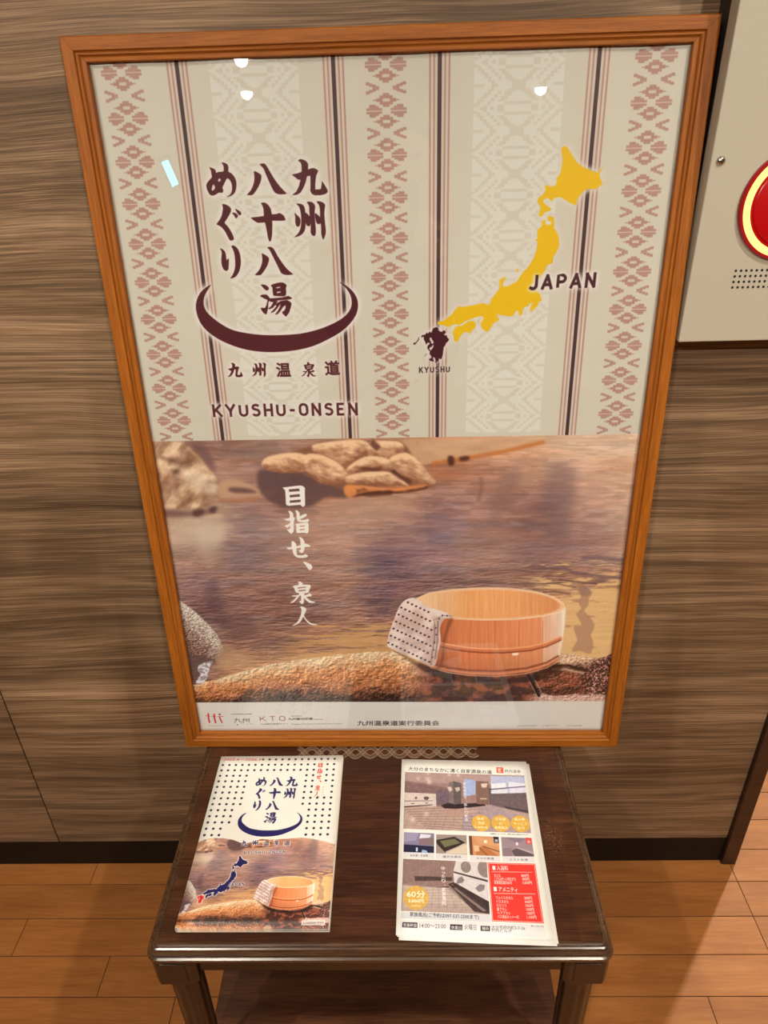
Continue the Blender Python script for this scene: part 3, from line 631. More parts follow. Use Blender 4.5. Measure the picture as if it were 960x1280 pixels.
# ------------------------------------------------------------------ brochure cover (left stack)
def fit_map(src, dst, uniform=False):
    """separate scale and shift per axis taking src points to dst points (least squares)"""
    src = np.asarray(src, float); dst = np.asarray(dst, float)
    k, b = zip(*[np.polyfit(src[:, i], dst[:, i], 1) for i in (0, 1)])
    return lambda p: np.asarray(p) * np.array(k) + np.array(b), np.array(k), np.array(b)
BW = (232, 228, 215)
bc_ = Canvas(0, 0, 210, 297, 4.0, (230, 226, 210), True)
yy, xx = np.mgrid[0:bc_.H, 0:bc_.W]; BX, BY = (xx + .5) / 4, (yy + .5) / 4
B6, B7, B8, B1 = (260, 940, 10.667), (340, 940, 10.105), (215, 1040, 4.465), (210, 930, 4.174)
# photo: stretched from the poster's picture by matching points of tub, towel and rock
sp = on_poster([[706, 758], [620.8, 846], [484.5, 802], [278, 807], [590, 736]])
dp = on_bro([[390.8, 1105], [358.3, 1139.7], [318.5, 1122.9], [245.2, 1118.4], [363, 1096.5]])
_, kk, bb = fit_map(sp, dp)
sx = (BX - bb[0]) / kk[0]; sy = (BY - bb[1]) / kk[1]
ix = (sx - PC.x0) * PC.k; iy = (PC.y0 + PC.hmm - sy) * PC.k
far = np.clip((y0 + 4 - iy) / PC.k, 0, None)                 # above the poster's picture: plain dusky bank
iy = np.where(iy > y1 - 4, 2 * (y1 - 4) - iy, iy); iy = np.clip(iy, y0 + 4, y1 - 3).astype(int); ix = np.clip(ix, 0, PC.W - 1).astype(int)
pic = PHOTO[iy, ix]
bank = (np.array([150, 112, 88]) + ((fbm(BX / 22, BY / 12, 4) - .5) * 110)[..., None] + (fbm(BX / 6, BY / 30, 3) - .5)[..., None] * 20) / 255.
w_ = sstep(0, 40, far)[..., None]; pic = pic * (1 - w_) + bank * w_
wav = on_bro(zoom(*B8, [148,60,180,46,230,37,290,38,340,46,380,62,410,68,440,60,500,42,560,45,620,42,680,38,720,34,790,42,850,56,900,70]))
wy = np.interp(BX, wav[:, 0], wav[:, 1])
m = sstep(-.3, .3, BY - wy) * (BY < on_bro([[320, 1162.5]])[0][1] + 60)
bc_.put(m, np.clip(pic * 1.04, 0, 1)); bc_.poly(on_bro(zoom(*B8, [505,548,520,525,545,522,560,535,555,552])), (214, 172, 136), .8, 3)
dw = fit_map(on_poster([[244.9, 382.6], [447.6, 382.6], [338.5, 440.1], [375.9, 198.9]]), on_bro([[296.1, 1028.1], [377.4, 1024.1], [332, 1046], [362.8, 971.2]]))[0]
keep = bc_.mask([dw(p) for p in TO] + [dw(GL['moon'][0][0])]); keep = blur(keep, 10) > .02
# spots: their grid read off the photograph
ga = on_bro(zoom(*B6, [200, 183]))[0]; gb = on_bro(zoom(*B7, [785, 172]))[0]; gl = on_bro(zoom(*B6, [70, 1115]))[0]
nx = 18; dx = (gb[0] - ga[0]) / (nx - 1); ny = 12; dy = (gl[1] - ga[1]) / ny
moonc = dw(GL['moon'][0][0]); mcx, mcy = moonc[:, 0].mean(), moonc[:, 1].mean()
for j in range(-1, 13):
    for i in range(18):
        x, y = ga[0] + dx * i, ga[1] + dy * j
        if j == -1 and i < 6: continue
        if 2 <= j <= 7 and 5 <= i <= 12: continue
        if j >= 8 and 4 - (j > 10) <= i <= (13): continue
        if i in (15,) and 0 <= j <= 5: continue
        if i == 16 and j in (4, 5): continue
        bc_.ell(x, y, 2.1, 2.1, (30, 30, 54))
bt = fit_map(on_poster([[353.2, 609.2], [397.2, 780.6], [352, 780]]), on_bro([[396.9, 954.8], [399.9, 996.9], [392.6, 996.5]]))[0]
p = on_bro([[278.9, 951.6]])[0]; q = on_bro([[325.5, 951.8]])[0]
write(bc_, '2025.4ー2026.3', p, q, 7.4, (208, 74, 50), .006, shear=.15)
b0 = on_bro(zoom(*B7, [575, 148]))[0]; b1 = on_bro(zoom(*B7, [605, 575]))[0]
o = np.concatenate(TGO); lo, hi = o.min(0), o.max(0)
wd_ = 10.5; f = lambda p: np.stack([b1[0] - wd_ + (p[:, 0] - lo[0]) / (hi[0] - lo[0]) * wd_, b1[1] + (p[:, 1] - lo[1]) / (hi[1] - lo[1]) * (b0[1] - b1[1])], 1)
bc_.put(bc_.mask([f(p) for p in TGO], [f(p) for p in TGH]), (206, 62, 44))
write_down(bc_, 'せんにん', on_bro(zoom(*B7, [648, 450]))[0], on_bro(zoom(*B7, [640, 548]))[0], 3.2, (120, 115, 110))
bc_.put(bc_.mask([dw(p) for p in TO], [dw(p) for p in THo]), NAVY); bc_.put(bc_.mask([dw(p) for p in GL['moon'][0]]), (30, 28, 86))
def bro_glow(m, col, g=4, gc=(238, 226, 212), ga=.9): bc_.put(np.clip(blur(m, g) * 3, 0, 1) * ga, gc); bc_.put(m, col)
mm = np.zeros((bc_.H, bc_.W))
for g, a, b in (('kyu', [388, 50], [422, 80]), ('shu', [446, 50], [482, 80]), ('sen', [566, 48], [600, 80])):
    o, h = GL[g]; al = np.concatenate(o); lo, hi = al.min(0), al.max(0)
    c = on_bro(zoom(*B8, [a[0], b[1], b[0], b[1], a[0], a[1]]))
    f = lambda p: c[0] + ((p - lo) / (hi - lo))[:, :1] * (c[1] - c[0]) + ((p - lo) / (hi - lo))[:, 1:] * (c[2] - c[0])
    mm = np.maximum(mm, bc_.mask([f(p) for p in o], [f(p) for p in h]))
bro_glow(mm, NAVY)
for s_, a, b in (('温', [508, 80], [540, 80]), ('道', [622, 78], [658, 77])):
    pp = on_bro(zoom(*B8, a + b)); bc_.rect(pp[0][0] - 1, pp[0][1] - 7.5, pp[1][0] + 1, pp[0][1] + 1, (236, 224, 210), .6); write(bc_, s_, pp[0] + (0, -.6), pp[1] + (0, -.6), 8.2, NAVY, .01)
pp = on_bro(zoom(*B8, [400, 128, 632, 122])); bro_glow(bc_.mask(letters('KYUSHU-ONSEN', pp[0], pp[1], 5.4, .16, .4, yd=True)), (40, 38, 70), 3)
jm = fit_map(on_poster([[706.3, 182.3], [543.2, 453.7], [752, 225]]), on_bro([[299.7, 1070.2], [248.6, 1130.7], [309.8, 1079]]))[0]
jmask = bc_.mask([jm(p) for p in JAPAN_MAP]); kmask = bc_.mask([jm(p) for p in KYU_MAP], [jm(p) for p in KYU_HOLE])
bc_.put(np.clip(blur(jmask + kmask, 4) * 3, 0, 1) * .9, (236, 226, 216)); bc_.put(jmask, (28, 30, 84)); bc_.put(kmask, (206, 42, 40))
pp = on_bro(zoom(*B8, [312, 307, 404, 304])); bro_glow(bc_.mask(letters('JAPAN', pp[0], pp[1], 5.2, .17, .3, yd=True)), (36, 34, 56), 3)
pp = on_bro(zoom(*B8, [722, 522, 856, 520])); bc_.rect(pp[0][0], pp[0][1] - 6, pp[1][0], pp[0][1] + 1, (232, 220, 206), .75); write(bc_, '九州温泉道実行委員会', pp[0] + (2, -1.2), pp[1] + (-2, -1.2), 3.4, (60, 50, 48))
BRO_IMG = bc_.image('brochure_cover', BW, .82)

# ------------------------------------------------------------------ bath-house leaflet (right stack)
fc = Canvas(0, 0, 210, 297, 4.0, (230, 227, 213), True)
yy, xx = np.mgrid[0:fc.H, 0:fc.W]; FX_, FY_ = (xx + .5) / 4, (yy + .5) / 4
L1, L2, L3, L4, L5 = (495, 945, 8.727), (590, 945, 8.727), (490, 1035, 8), (590, 1030, 8.727), (490, 1100, 4.571)
def fz(z, pts): return on_flyer(zoom(*z, pts))
def fp(z, pts, col, a=1.0, clip=None, soft=0):
    m = fc.mask([fz(z, pts)]); m = blur(m, soft) if soft else m
    fc.put(m * clip if clip is not None else m, col, a)
def fw(s_, z, p, h, col=(40, 38, 44), bold=0.0, a=1.0): q = fz(z, p); write(fc, s_, q[0], q[1], h, col, bold, a)
fc.a *= (1 + (fbm(FX_ / 70, FY_ / 60, 2)[..., None] - .5) * .02)
fw('大分のまちなかに湧く自家源泉の湯', (0, 0, 1), [510.3, 962.6, 614.8, 967.3], 8.8, (44, 42, 46), .008)
fp((0, 0, 1), [620.4, 959.0, 628.8, 959.3, 629.6, 966.4, 620.8, 966.0], (212, 92, 58)); fp((0, 0, 1), [622, 960.5, 627, 960.5, 625, 964, 628, 965, 623, 965.4], (236, 190, 165))
fw('府内温泉', (0, 0, 1), [630.8, 965.3, 651.2, 966.2], 7.2, (60, 56, 58)); fw('FUNAI ONSEN', (0, 0, 1), [631.2, 968, 651.4, 968.8], 1.8, (110, 105, 105))
def quad(a, b, c, d): return fc.mask([on_flyer([a, b, c, d])])
nz = (fbm(FX_ / 3, FY_ / 3, 3) - .5)[..., None] * .10
# main bath hall
mq = quad((506.4, 964.9), (655.1, 969.6), (663.9, 1041.4), (504.2, 1035.6)); fc.put(mq, (150, 120, 112))
fp(L1, [90,170,1500,230,1500,330,960,300,560,300,100,270], (170, 142, 134), 1, mq, 4)
fp(L1, [90,270,560,345,580,540,90,560], (128, 100, 96), 1, mq, 2)
for k in range(6): fp(L1, [95, 300 + k * 16, 570, 362 + k * 12, 570, 365 + k * 12, 95, 304 + k * 16], (104, 80, 78), .5, mq)
fp(L1, [430,380,580,370,590,520,440,540], (104, 88, 100), .8, mq, 3)
fp(L2, [200,215,580,225,600,410,210,412], (178, 182, 205), 1, mq, 1); fp(L2, [-90,250,40,260,40,420,-90,440], (160, 172, 205), 1, mq, 2)
fp(L2, [210,300,370,290,375,345,210,360], (222, 222, 226), 1, mq, 1); fp(L2, [400,280,580,300,580,330,400,345], (222, 222, 226), .9, mq, 1)
fp(L2, [210,372,390,360,390,408,212,410], (220, 218, 222), .9, mq); fp(L2, [410,350,585,345,592,400,410,405], (216, 214, 220), .9, mq)
fp(L2, [180,358,590,325,590,335,180,370], (90, 82, 92), .9, mq); fp(L2, [205,410,600,402,625,640,430,590,200,530], (104, 88, 92), 1, mq, 1)
fp(L2, [350,540,480,575,640,600,660,660,520,640,380,590], (58, 46, 54), .9, mq, 2)
fp(L1, [80,550,420,540,500,560,960,520,1560,650,1560,850,80,800], (176, 150, 136), 1, mq, 4)
fp(L2, [-100,560,200,530,420,600,640,680,660,850,-100,820], (158, 142, 150), .7, mq, 6)
for k in range(9): fp(L1, [90 + k * 30, 580 + k * 25, 960, 540 + k * 38, 960, 545 + k * 38, 90 + k * 30, 588 + k * 25], (112, 88, 84), .6, mq)
for k in range(10): fp(L1, [60 + k * 110, 800, 260 + k * 80, 560, 266 + k * 80, 560, 68 + k * 110, 800], (128, 102, 96), .45, mq)
fp(L1, [90,395,435,410,440,548,400,548,90,545], (206, 190, 178), 1, mq); fp(L1, [90,484,400,482,400,490,90,494], (110, 90, 84), .8, mq); fp(L1, [90,545,400,525,400,535,90,560], (70, 55, 52), .9, mq)
fp(L1, [300,445,340,438,365,455,345,478,310,475], (88, 74, 70), 1, mq); fp(L1, [205,445,225,440,232,460,212,472], (88, 74, 70), 1, mq); fp(L1, [160,515,200,510,200,520,165,525], (120, 100, 94), 1, mq); fp(L1, [315,508,350,503,350,512,318,516], (120, 100, 94), 1, mq)
fp(L1, [490,540,560,510,740,520,960,505,980,540,800,560,640,578,530,570], (44, 34, 38), 1, mq, 1)
fp(L1, [490,600,540,570,720,575,900,560,900,620,700,660,500,640], (172, 140, 124), .8, mq, 2)
fp(L1, [575,290,625,272,632,520,585,515], (122, 106, 100), 1, mq); fp(L1, [625,272,712,295,712,515,632,530], (96, 84, 84), 1, mq)
fp(L1, [560,340,600,330,615,370,585,390], (214, 198, 180), .9, mq, 2); fp(L1, [640,345,690,335,700,370,660,390], (206, 188, 170), .9, mq, 2)
fp(L2, [40,270,180,280,185,530,50,520], (124, 96, 84), 1, mq); fp(L2, [95,300,170,295,160,340,110,345], (226, 204, 186), .9, mq, 2); fp(L2, [90,455,160,458,160,472,90,470], (200, 176, 160), .9, mq); fp(L2, [180,350,205,350,205,530,190,530], (80, 72, 84), .8, mq)
for x, y, r in ((350, 250, 26), (360, 285, 24), (240, 245, 18), (580, 205, 18), (680, 210, 18), (330, 630, 24), (180, 690, 26), (350, 190, 16)):
    q = fz(L1, [x, y])[0]; mk = np.exp(-((FX_ - q[0]) ** 2 + (FY_ - q[1]) ** 2) / (2 * (r / 9.) ** 2)); fc.put(mk * mq * (mk > .02), (228, 208, 190), .6)
write_down(fc, 'まちなかで、あたたまる', fz(L1, [745, 300])[0], fz(L1, [768, 690])[0], 6.2, (236, 230, 232), .01)
fw('ほっこりと', L1, [780, 620, 880, 610], 4.6, (236, 230, 232))
for x, y, ls in ((100, 728, ('自家', '源泉', '100%')), (313, 733, ('大浴場', 'と', '家族風呂')), (528, 738, ('飲み物', 'サービス', 'あり'))):
    q = fz(L2, [x, y])[0]; fc.ell(q[0], q[1], 14.6, 14.6, (212, 166, 72), n=36)
    for k, s_ in enumerate(ls):
        wl = min(20, 5.4 * len(s_)); write(fc, s_, (q[0] - wl / 2, q[1] - 5.5 + k * 7.6), (q[0] + wl / 2, q[1] - 5.5 + k * 7.6), 5.6, (246, 232, 190), .01)
fw('※画像はイメージです。実際と異なる場合があります。', L4, [200, 112, 625, 124], 3.2, (70, 66, 66))
# four small pictures
def thumb(a, b, c, d, cols, cap, capz):
    m = quad(a, b, c, d); A = on_flyer([a, b, c, d])
    g1 = (c[0] - d[0]) * .0; gq = quad(d, c, (c[0] + .7, c[1] + 7.6), (d[0] - .1, d[1] + 7.4)); fc.put(gq, (212, 209, 205)); fc.put(m, cols[0])
    uu = (FX_ - A[0][0]) / (A[1][0] - A[0][0]); vv = (FY_ - A[0][1]) / (A[3][1] - A[0][1])
    for poly_, col in cols[1]:
        P_ = [A[0] + (A[1] - A[0]) * x + (A[3] - A[0]) * y for x, y in poly_]; mk = blur(fc.mask([P_]), 1) * m; fc.put(mk, col)
    q = on_flyer([(d[0] + (c[0] - d[0]) * .22, d[1] + 5.4), (d[0] + (c[0] - d[0]) * .8, d[1] + 5.7)]); write(fc, cap, q[0], q[1], 4.0, (70, 66, 66))
    return m
t1 = thumb((505, 1040), (542.7, 1041.5), (542.5, 1066), (504.4, 1064.7), ((128, 122, 146), [([(0, 0), (.5, 0), (.4, .4), (0, .5)], (150, 142, 168)), ([(.55, .05), (.9, .08), (.85, .25), (.5, .3)], (214, 212, 222)), ([(.5, .3), (1, .2), (1, .6), (.5, .6)], (128, 106, 106)), ([(0, .62), (1, .66), (1, 1), (0, 1)], (34, 34, 60)), ([(.4, .75), (.46, .75), (.46, .95), (.4, .95)], (190, 210, 230)), ([(.6, .85), (.75, .88), (.78, 1), (.58, 1)], (150, 175, 205))]), 'ぬる湯・大浴場', 0)
t2 = thumb((545.3, 1042.7), (583.2, 1043.8), (584, 1068.1), (545, 1066.3), ((150, 134, 126), [([(0, .3), (.6, .1), (.95, .4), (.3, .95), (.02, .5)], (48, 38, 36)), ([(.12, .35), (.6, .2), (.8, .42), (.28, .68)], (108, 108, 78)), ([(.28, 1), (.9, .45), (1, .5), (1, 1)], (208, 192, 166)), ([(.3, .9), (1, .42), (1, .47), (.33, .95)], (190, 176, 166))]), '露天水風呂', 0)
t3 = thumb((585.9, 1044.4), (623.2, 1046), (625, 1069.9), (587.4, 1068.5), ((198, 142, 96), [([(0, 0), (.1, 0), (.1, 1), (0, 1)], (96, 60, 42)), ([(.2, .05), (1, .1), (1, .5), (.3, .4)], (206, 152, 106)), ([(.25, .6), (.5, .5), (.95, 1), (.2, 1)], (176, 112, 66)), ([(.45, .5), (1, .75), (1, .8), (.45, .55)], (112, 68, 42)), ([(.35, .6), (.6, 1), (.56, 1), (.32, .62)], (112, 68, 42)), ([(.15, .5), (.32, .5), (.32, .8), (.15, .8)], (218, 178, 140)), ([(.5, .2), (.6, .2), (.6, .35), (.5, .35)], (250, 226, 190))]), 'サウナ男湯', 0)
t4 = thumb((626.3, 1046.0), (664.4, 1047.8), (667.9, 1070.6), (628.2, 1070), ((150, 130, 134), [([(.1, 0), (.5, .3), (.9, 0)], (128, 112, 124)), ([(.3, .7), (.5, .55), (1, .85), (1, 1), (.4, 1)], (88, 76, 78)), ([(.5, .5), (1, .72), (1, .82), (.48, .56)], (176, 160, 156)), ([(.47, .25), (.54, .25), (.54, .4), (.47, .4)], (238, 226, 220)), ([(.0, .6), (.3, .55), (.3, 1), (.0, 1)], (132, 114, 118))]), 'ミスト女湯', 0)
fp(L4, [233,135,290,140,296,208,240,204], (30, 30, 52)); fp(L4, [585,148,646,152,655,220,594,216], (214, 66, 58))
fw('男', L4, [248, 196, 284, 198], 6, (232, 230, 232), .01); fw('女', L4, [602, 206, 642, 208], 6, (240, 225, 220), .01)
# family bath picture
lq = quad((504, 1073.2), (608.6, 1077.6), (612.2, 1142.8), (501.4, 1138.4)); fc.put(lq, (150, 128, 120))
fp(L3, [110,300,640,325,640,560,110,560], (138, 112, 104), 1, lq, 2)
for k in range(12): fp(L3, [120 + k * 45, 310, 123 + k * 45, 310, 123 + k * 44, 530, 120 + k * 44, 530], (108, 86, 80), .5, lq)
fp(L3, [225,478,600,490,600,525,230,528], (74, 58, 54), 1, lq, 1); fp(L3, [170,540,600,530,600,590,300,610,180,560], (140, 114, 106), 1, lq, 1); fp(L3, [340,600,570,580,570,592,345,615], (78, 60, 56), .9, lq)
fp(L3, [110,570,560,600,800,810,100,850], (186, 168, 154), 1, lq, 2); fp(L5, [50,165,200,130,540,150,560,200,50,185], (172, 152, 140), .8, lq, 3)
for k in range(7): fp(L3, [120 + k * 30, 620 + k * 28, 600 + k * 30, 610 + k * 30, 600 + k * 30, 614 + k * 30, 120 + k * 30, 625 + k * 28], (142, 120, 110), .7, lq)
for k in range(8): fp(L3, [150 + k * 80, 800, 240 + k * 55, 600, 245 + k * 55, 600, 158 + k * 80, 800], (142, 120, 110), .6, lq)
fp(L3, [640,325,960,335,980,760,620,540,612,440], (206, 198, 192), 1, lq); fp(L3, [615,430,960,520,960,540,615,446], (70, 54, 54), 1, lq)
fp(L3, [560,560,620,540,980,740,990,840,900,840], (60, 46, 44), 1, lq); fp(L3, [590,565,610,560,960,800,930,830], (134, 114, 104), 1, lq); fp(L5, [330,30,360,25,560,150,560,195,470,180], (56, 42, 42), .85, lq, 1); fp(L5, [350,45,362,42,540,175,520,180], (150, 130, 120), .8, lq)
for x, y, rx in ((738, 388, 42), (935, 405, 64)):
    q = fz(L3, [x, y])[0]; mk = fc.mask([[(q[0] + rx / 5.6 * math.cos(t / 14 * PI), q[1] + rx / 4.6 * math.sin(t / 14 * PI)) for t in range(28)]]); fc.put(mk * lq, (138, 122, 116))
fp(L3, [640,560,660,500,700,480,725,520,690,560,720,540], (110, 96, 98), .8, lq, 1); fp(L3, [830,600,880,560,930,570,920,620,870,640], (110, 98, 104), .8, lq, 1)
rm = quad((608.8, 1076.6), (671, 1078), (690, 1160), (612.6, 1152)); fc.put(rm * (FX_ > on_flyer([[609, 1078]])[0][0]), (230, 227, 213))
write_down(fc, 'ゆったり、家族風呂', fz(L3, [512, 400])[0], fz(L3, [522, 745])[0], 6.4, (238, 230, 224), .012)
q = fz(L5, [137, 100])[0]; fc.ell(q[0], q[1], 17.6, 17.6, (206, 164, 78), n=40)
write(fc, '60分', (q[0] - 13, q[1] - 1), (q[0] + 13, q[1] - 1), 11.5, (248, 240, 214), .01); write(fc, '3,600円', (q[0] - 11, q[1] + 7), (q[0] + 11, q[1] + 7), 6.4, (248, 240, 214), .015); write(fc, '4名様まで', (q[0] - 6.5, q[1] + 13), (q[0] + 6.5, q[1] + 13), 3, (248, 240, 214))
fp(L5, [54,182,560,198,567,240,48,218], (206, 206, 204)); fw('家族風呂(ご予約は097-537-2500まで)', L5, [102, 205, 497, 222], 7.0, (50, 46, 50), .004)
# price panel
fc.poly(on_flyer([(609.5, 1077.9), (669, 1079.5), (679.9, 1154.3), (615.1, 1151.4)]), (222, 56, 46))
red_c = on_flyer([(610.6, 1079), (668, 1080.6), (678.4, 1153), (616, 1150.3)])
for a, b in zip(red_c, np.roll(red_c, -1, 0)): fc.line([a, b], .7, (240, 200, 185))
fw('■ 入浴料', L4, [225, 497, 395, 503], 8.4, (250, 236, 226), .01); fp(L4, [215,516,655,524,655,528,215,521], (244, 206, 190))
for s_, a, c_, b in (('おとな', [245, 574, 312, 576], '800円', [540, 576, 620, 578]), ('こども(4才〜小学生まで)', [245, 612, 480, 616], '400円', [550, 614, 625, 616]), ('家族風呂貸切60分', [245, 650, 438, 654], '3,600円', [552, 652, 655, 656])):
    fw(s_, L4, a, 5.6, (250, 226, 214), .012); fw(c_, L4, b, 5.6, (250, 226, 214), .012)
fw('■ アメニティ', L5, [582, 62, 718, 68], 8.4, (250, 236, 226), .01); fp(L5, [582,74,818,78,818,81,582,77], (244, 206, 190))
for k, (s_, c_) in enumerate((('フェイスタオル', '200円'), ('バスタオル', '500円'), ('カミソリ', '100円'), ('歯ブラシ', '100円'), ('ヘアブラシ', '100円'), ('バス用品セット一式', '1,100円'))):
    xs = 594 + k * 2; y = 107 + k * 22; fw(s_, L5, [xs, y, xs + (98, 72, 56, 56, 76, 122)[k], y + 3], 5.2, (250, 226, 214), .012); fw(c_, L5, [756 + k * 4 - (k == 5) * 6, y + 2, 800 + k * 4 + (k == 5) * 6, y + 4], 5.2, (250, 226, 214), .012)
# opening hours line
fp(L5, [48,228,560,240,870,262,880,328,40,300], (216, 214, 210), .8)
for z0, s_, s2, b in (([60, 240, 145, 243, 145, 274, 58, 270], '営業時間', '14:00〜23:00', [158, 272, 308, 277]), ([333, 252, 402, 255, 402, 287, 331, 284], '休業日', '火曜日', [414, 281, 482, 284]), ([506, 261, 560, 263, 560, 293, 506, 290], '場所', '', None)):
    fp(L5, z0, (44, 36, 40)); fw(s_, L5, [z0[6] + 7, z0[7] - 6, z0[4] - 6, z0[5] - 6], 5.2, (236, 232, 226), .01)
    if b: fw(s2, L5, b, 8.4, (80, 74, 76))
fw('大分市府内町3-7-26', L5, [570, 278, 760, 284], 5.6, (70, 64, 66)); fw('竹内ビル1F', L5, [568, 296, 684, 300], 5.6, (70, 64, 66)); fw('詳しくはこちら', L5, [795, 267, 868, 270], 3, (70, 64, 66))
fc.a = np.clip(fc.a + nz * ((mq + lq)[..., None]), 0, 1)
FLY_IMG = fc.image('leaflet_front', BW, .82)
# ------------------------------------------------------------------ helpers for objects
def lin(c):
    return tuple((x / 255. / 12.92) if x / 255. <= .04045 else ((x / 255. + .055) / 1.055) ** 2.4 for x in c) + (1,)
def setup(name):
    m = bpy.data.materials.new(name); m.use_nodes = True; nt = m.node_tree
    return m, nt, nt.nodes['Principled BSDF']
def N(nt, t, **k):
    n = nt.nodes.new(t)
    for a, b in k.items():
        if a in n.inputs: n.inputs[a].default_value = b
        else: setattr(n, a, b)
    return n
def plain(name, col, rough=.5, metal=0., spec=.5, coat=0, bump=0, bscale=300):
    m, nt, b = setup(name); b.inputs['Base Color'].default_value = lin(col); b.inputs['Roughness'].default_value = rough
    b.inputs['Metallic'].default_value = metal; b.inputs['Specular IOR Level'].default_value = spec; b.inputs['Coat Weight'].default_value = coat
    if bump:
        no = N(nt, 'ShaderNodeTexNoise', Scale=bscale, Detail=3.0); bp = N(nt, 'ShaderNodeBump', Strength=bump, Distance=.001)
        nt.links.new(no.outputs['Fac'], bp.inputs['Height']); nt.links.new(bp.outputs['Normal'], b.inputs['Normal'])
    return m
def wood(name, cols, scale, grain, rough=.45, spec=.4, coat=0., bump=.15, warp=.05, vary=0., fine=1.0, extra=None, bands=None):
    """grain runs along local X; scale = features per metre (x, y, z); cols = (dark, mid, light)"""
    m, nt, b = setup(name); L = nt.links.new
    tc = N(nt, 'ShaderNodeTexCoord'); oi = N(nt, 'ShaderNodeObjectInfo')
    off = N(nt, 'ShaderNodeVectorMath', operation='SCALE'); off.inputs[3].default_value = 37.0
    cmb = N(nt, 'ShaderNodeCombineXYZ'); L(oi.outputs['Random'], cmb.inputs[0]); L(oi.outputs['Random'], cmb.inputs[1]); L(oi.outputs['Random'], cmb.inputs[2])
    L(cmb.outputs[0], off.inputs[0])
    ad = N(nt, 'ShaderNodeVectorMath', operation='ADD'); L(tc.outputs['Object'], ad.inputs[0]); L(off.outputs[0], ad.inputs[1])
    src = ad if vary else None
    vec = ad.outputs[0] if vary else tc.outputs['Object']
    # slow waviness of the grain
    mp0 = N(nt, 'ShaderNodeMapping'); mp0.inputs['Scale'].default_value = (1.6, 3, 3); L(vec, mp0.inputs[0])
    wv = N(nt, 'ShaderNodeTexNoise', Scale=1.0, Detail=2.0); L(mp0.outputs[0], wv.inputs['Vector'])
    sc = N(nt, 'ShaderNodeVectorMath', operation='SCALE'); L(wv.outputs['Color'], sc.inputs[0]); sc.inputs[3].default_value = warp
    a2 = N(nt, 'ShaderNodeVectorMath', operation='ADD'); L(vec, a2.inputs[0]); L(sc.outputs[0], a2.inputs[1])
    mp = N(nt, 'ShaderNodeMapping'); mp.inputs['Scale'].default_value = scale; L(a2.outputs[0], mp.inputs[0])
    n1 = N(nt, 'ShaderNodeTexNoise', Scale=1.0, Detail=5.0, Roughness=.62); L(mp.outputs[0], n1.inputs['Vector'])
    mp2 = N(nt, 'ShaderNodeMapping'); mp2.inputs['Scale'].default_value = grain; L(a2.outputs[0], mp2.inputs[0])
    n2 = N(nt, 'ShaderNodeTexNoise', Scale=1.0, Detail=3.0, Roughness=.6); L(mp2.outputs[0], n2.inputs['Vector'])
    mx = N(nt, 'ShaderNodeMath', operation='MULTIPLY_ADD'); L(n2.outputs['Fac'], mx.inputs[0]); mx.inputs[1].default_value = .55 * fine
    mu = N(nt, 'ShaderNodeMath', operation='MULTIPLY'); L(n1.outputs['Fac'], mu.inputs[0]); mu.inputs[1].default_value = 1 - .45 * fine * .55 / .55
    mu.inputs[1].default_value = 1.0 - .5 * fine; L(mu.outputs[0], mx.inputs[2])
    rp = N(nt, 'ShaderNodeValToRGB'); e = rp.color_ramp.elements; e[0].position = .34; e[1].position = .68
    e[0].color = lin(cols[0]); e[1].color = lin(cols[2]); q = e.new(.5); q.color = lin(cols[1]); L(mx.outputs[0], rp.inputs[0])
    out = rp.outputs[0]
    if bands:                                   # broad lighter and darker zones between the fine lines
        mp3 = N(nt, 'ShaderNodeMapping'); mp3.inputs['Scale'].default_value = bands; L(a2.outputs[0], mp3.inputs[0])
        n3 = N(nt, 'ShaderNodeTexNoise', Scale=1.0, Detail=3.0, Roughness=.6); L(mp3.outputs[0], n3.inputs['Vector'])
        mr3 = N(nt, 'ShaderNodeMapRange'); L(n3.outputs['Fac'], mr3.inputs[0]); mr3.inputs[1].default_value = .3; mr3.inputs[2].default_value = .7; mr3.inputs[3].default_value = .72; mr3.inputs[4].default_value = 1.25
        hb_ = N(nt, 'ShaderNodeHueSaturation'); L(mr3.outputs[0], hb_.inputs['Value']); L(out, hb_.inputs['Color']); out = hb_.outputs[0]
    if vary:
        hs = N(nt, 'ShaderNodeHueSaturation'); mr = N(nt, 'ShaderNodeMapRange'); L(oi.outputs['Random'], mr.inputs[0])
        mr.inputs[3].default_value = 1 - vary; mr.inputs[4].default_value = 1 + vary; L(mr.outputs[0], hs.inputs['Value']); L(out, hs.inputs['Color']); out = hs.outputs[0]
    if extra: out = extra(nt, L, tc, out)
    L(out, b.inputs['Base Color']); b.inputs['Roughness'].default_value = rough; b.inputs['Specular IOR Level'].default_value = spec
    b.inputs['Coat Weight'].default_value = coat; b.inputs['Coat Roughness'].default_value = .25
    if bump:
        bp = N(nt, 'ShaderNodeBump', Strength=bump, Distance=.0008); L(mx.outputs[0], bp.inputs['Height']); L(bp.outputs['Normal'], b.inputs['Normal'])
    return m
def printed(name, img, rough=.45, spec=.4):
    m, nt, b = setup(name); t = N(nt, 'ShaderNodeTexImage', image=img, interpolation='Cubic'); t.extension = 'EXTEND'
    nt.links.new(t.outputs[0], b.inputs['Base Color']); b.inputs['Roughness'].default_value = rough; b.inputs['Specular IOR Level'].default_value = spec
    return m

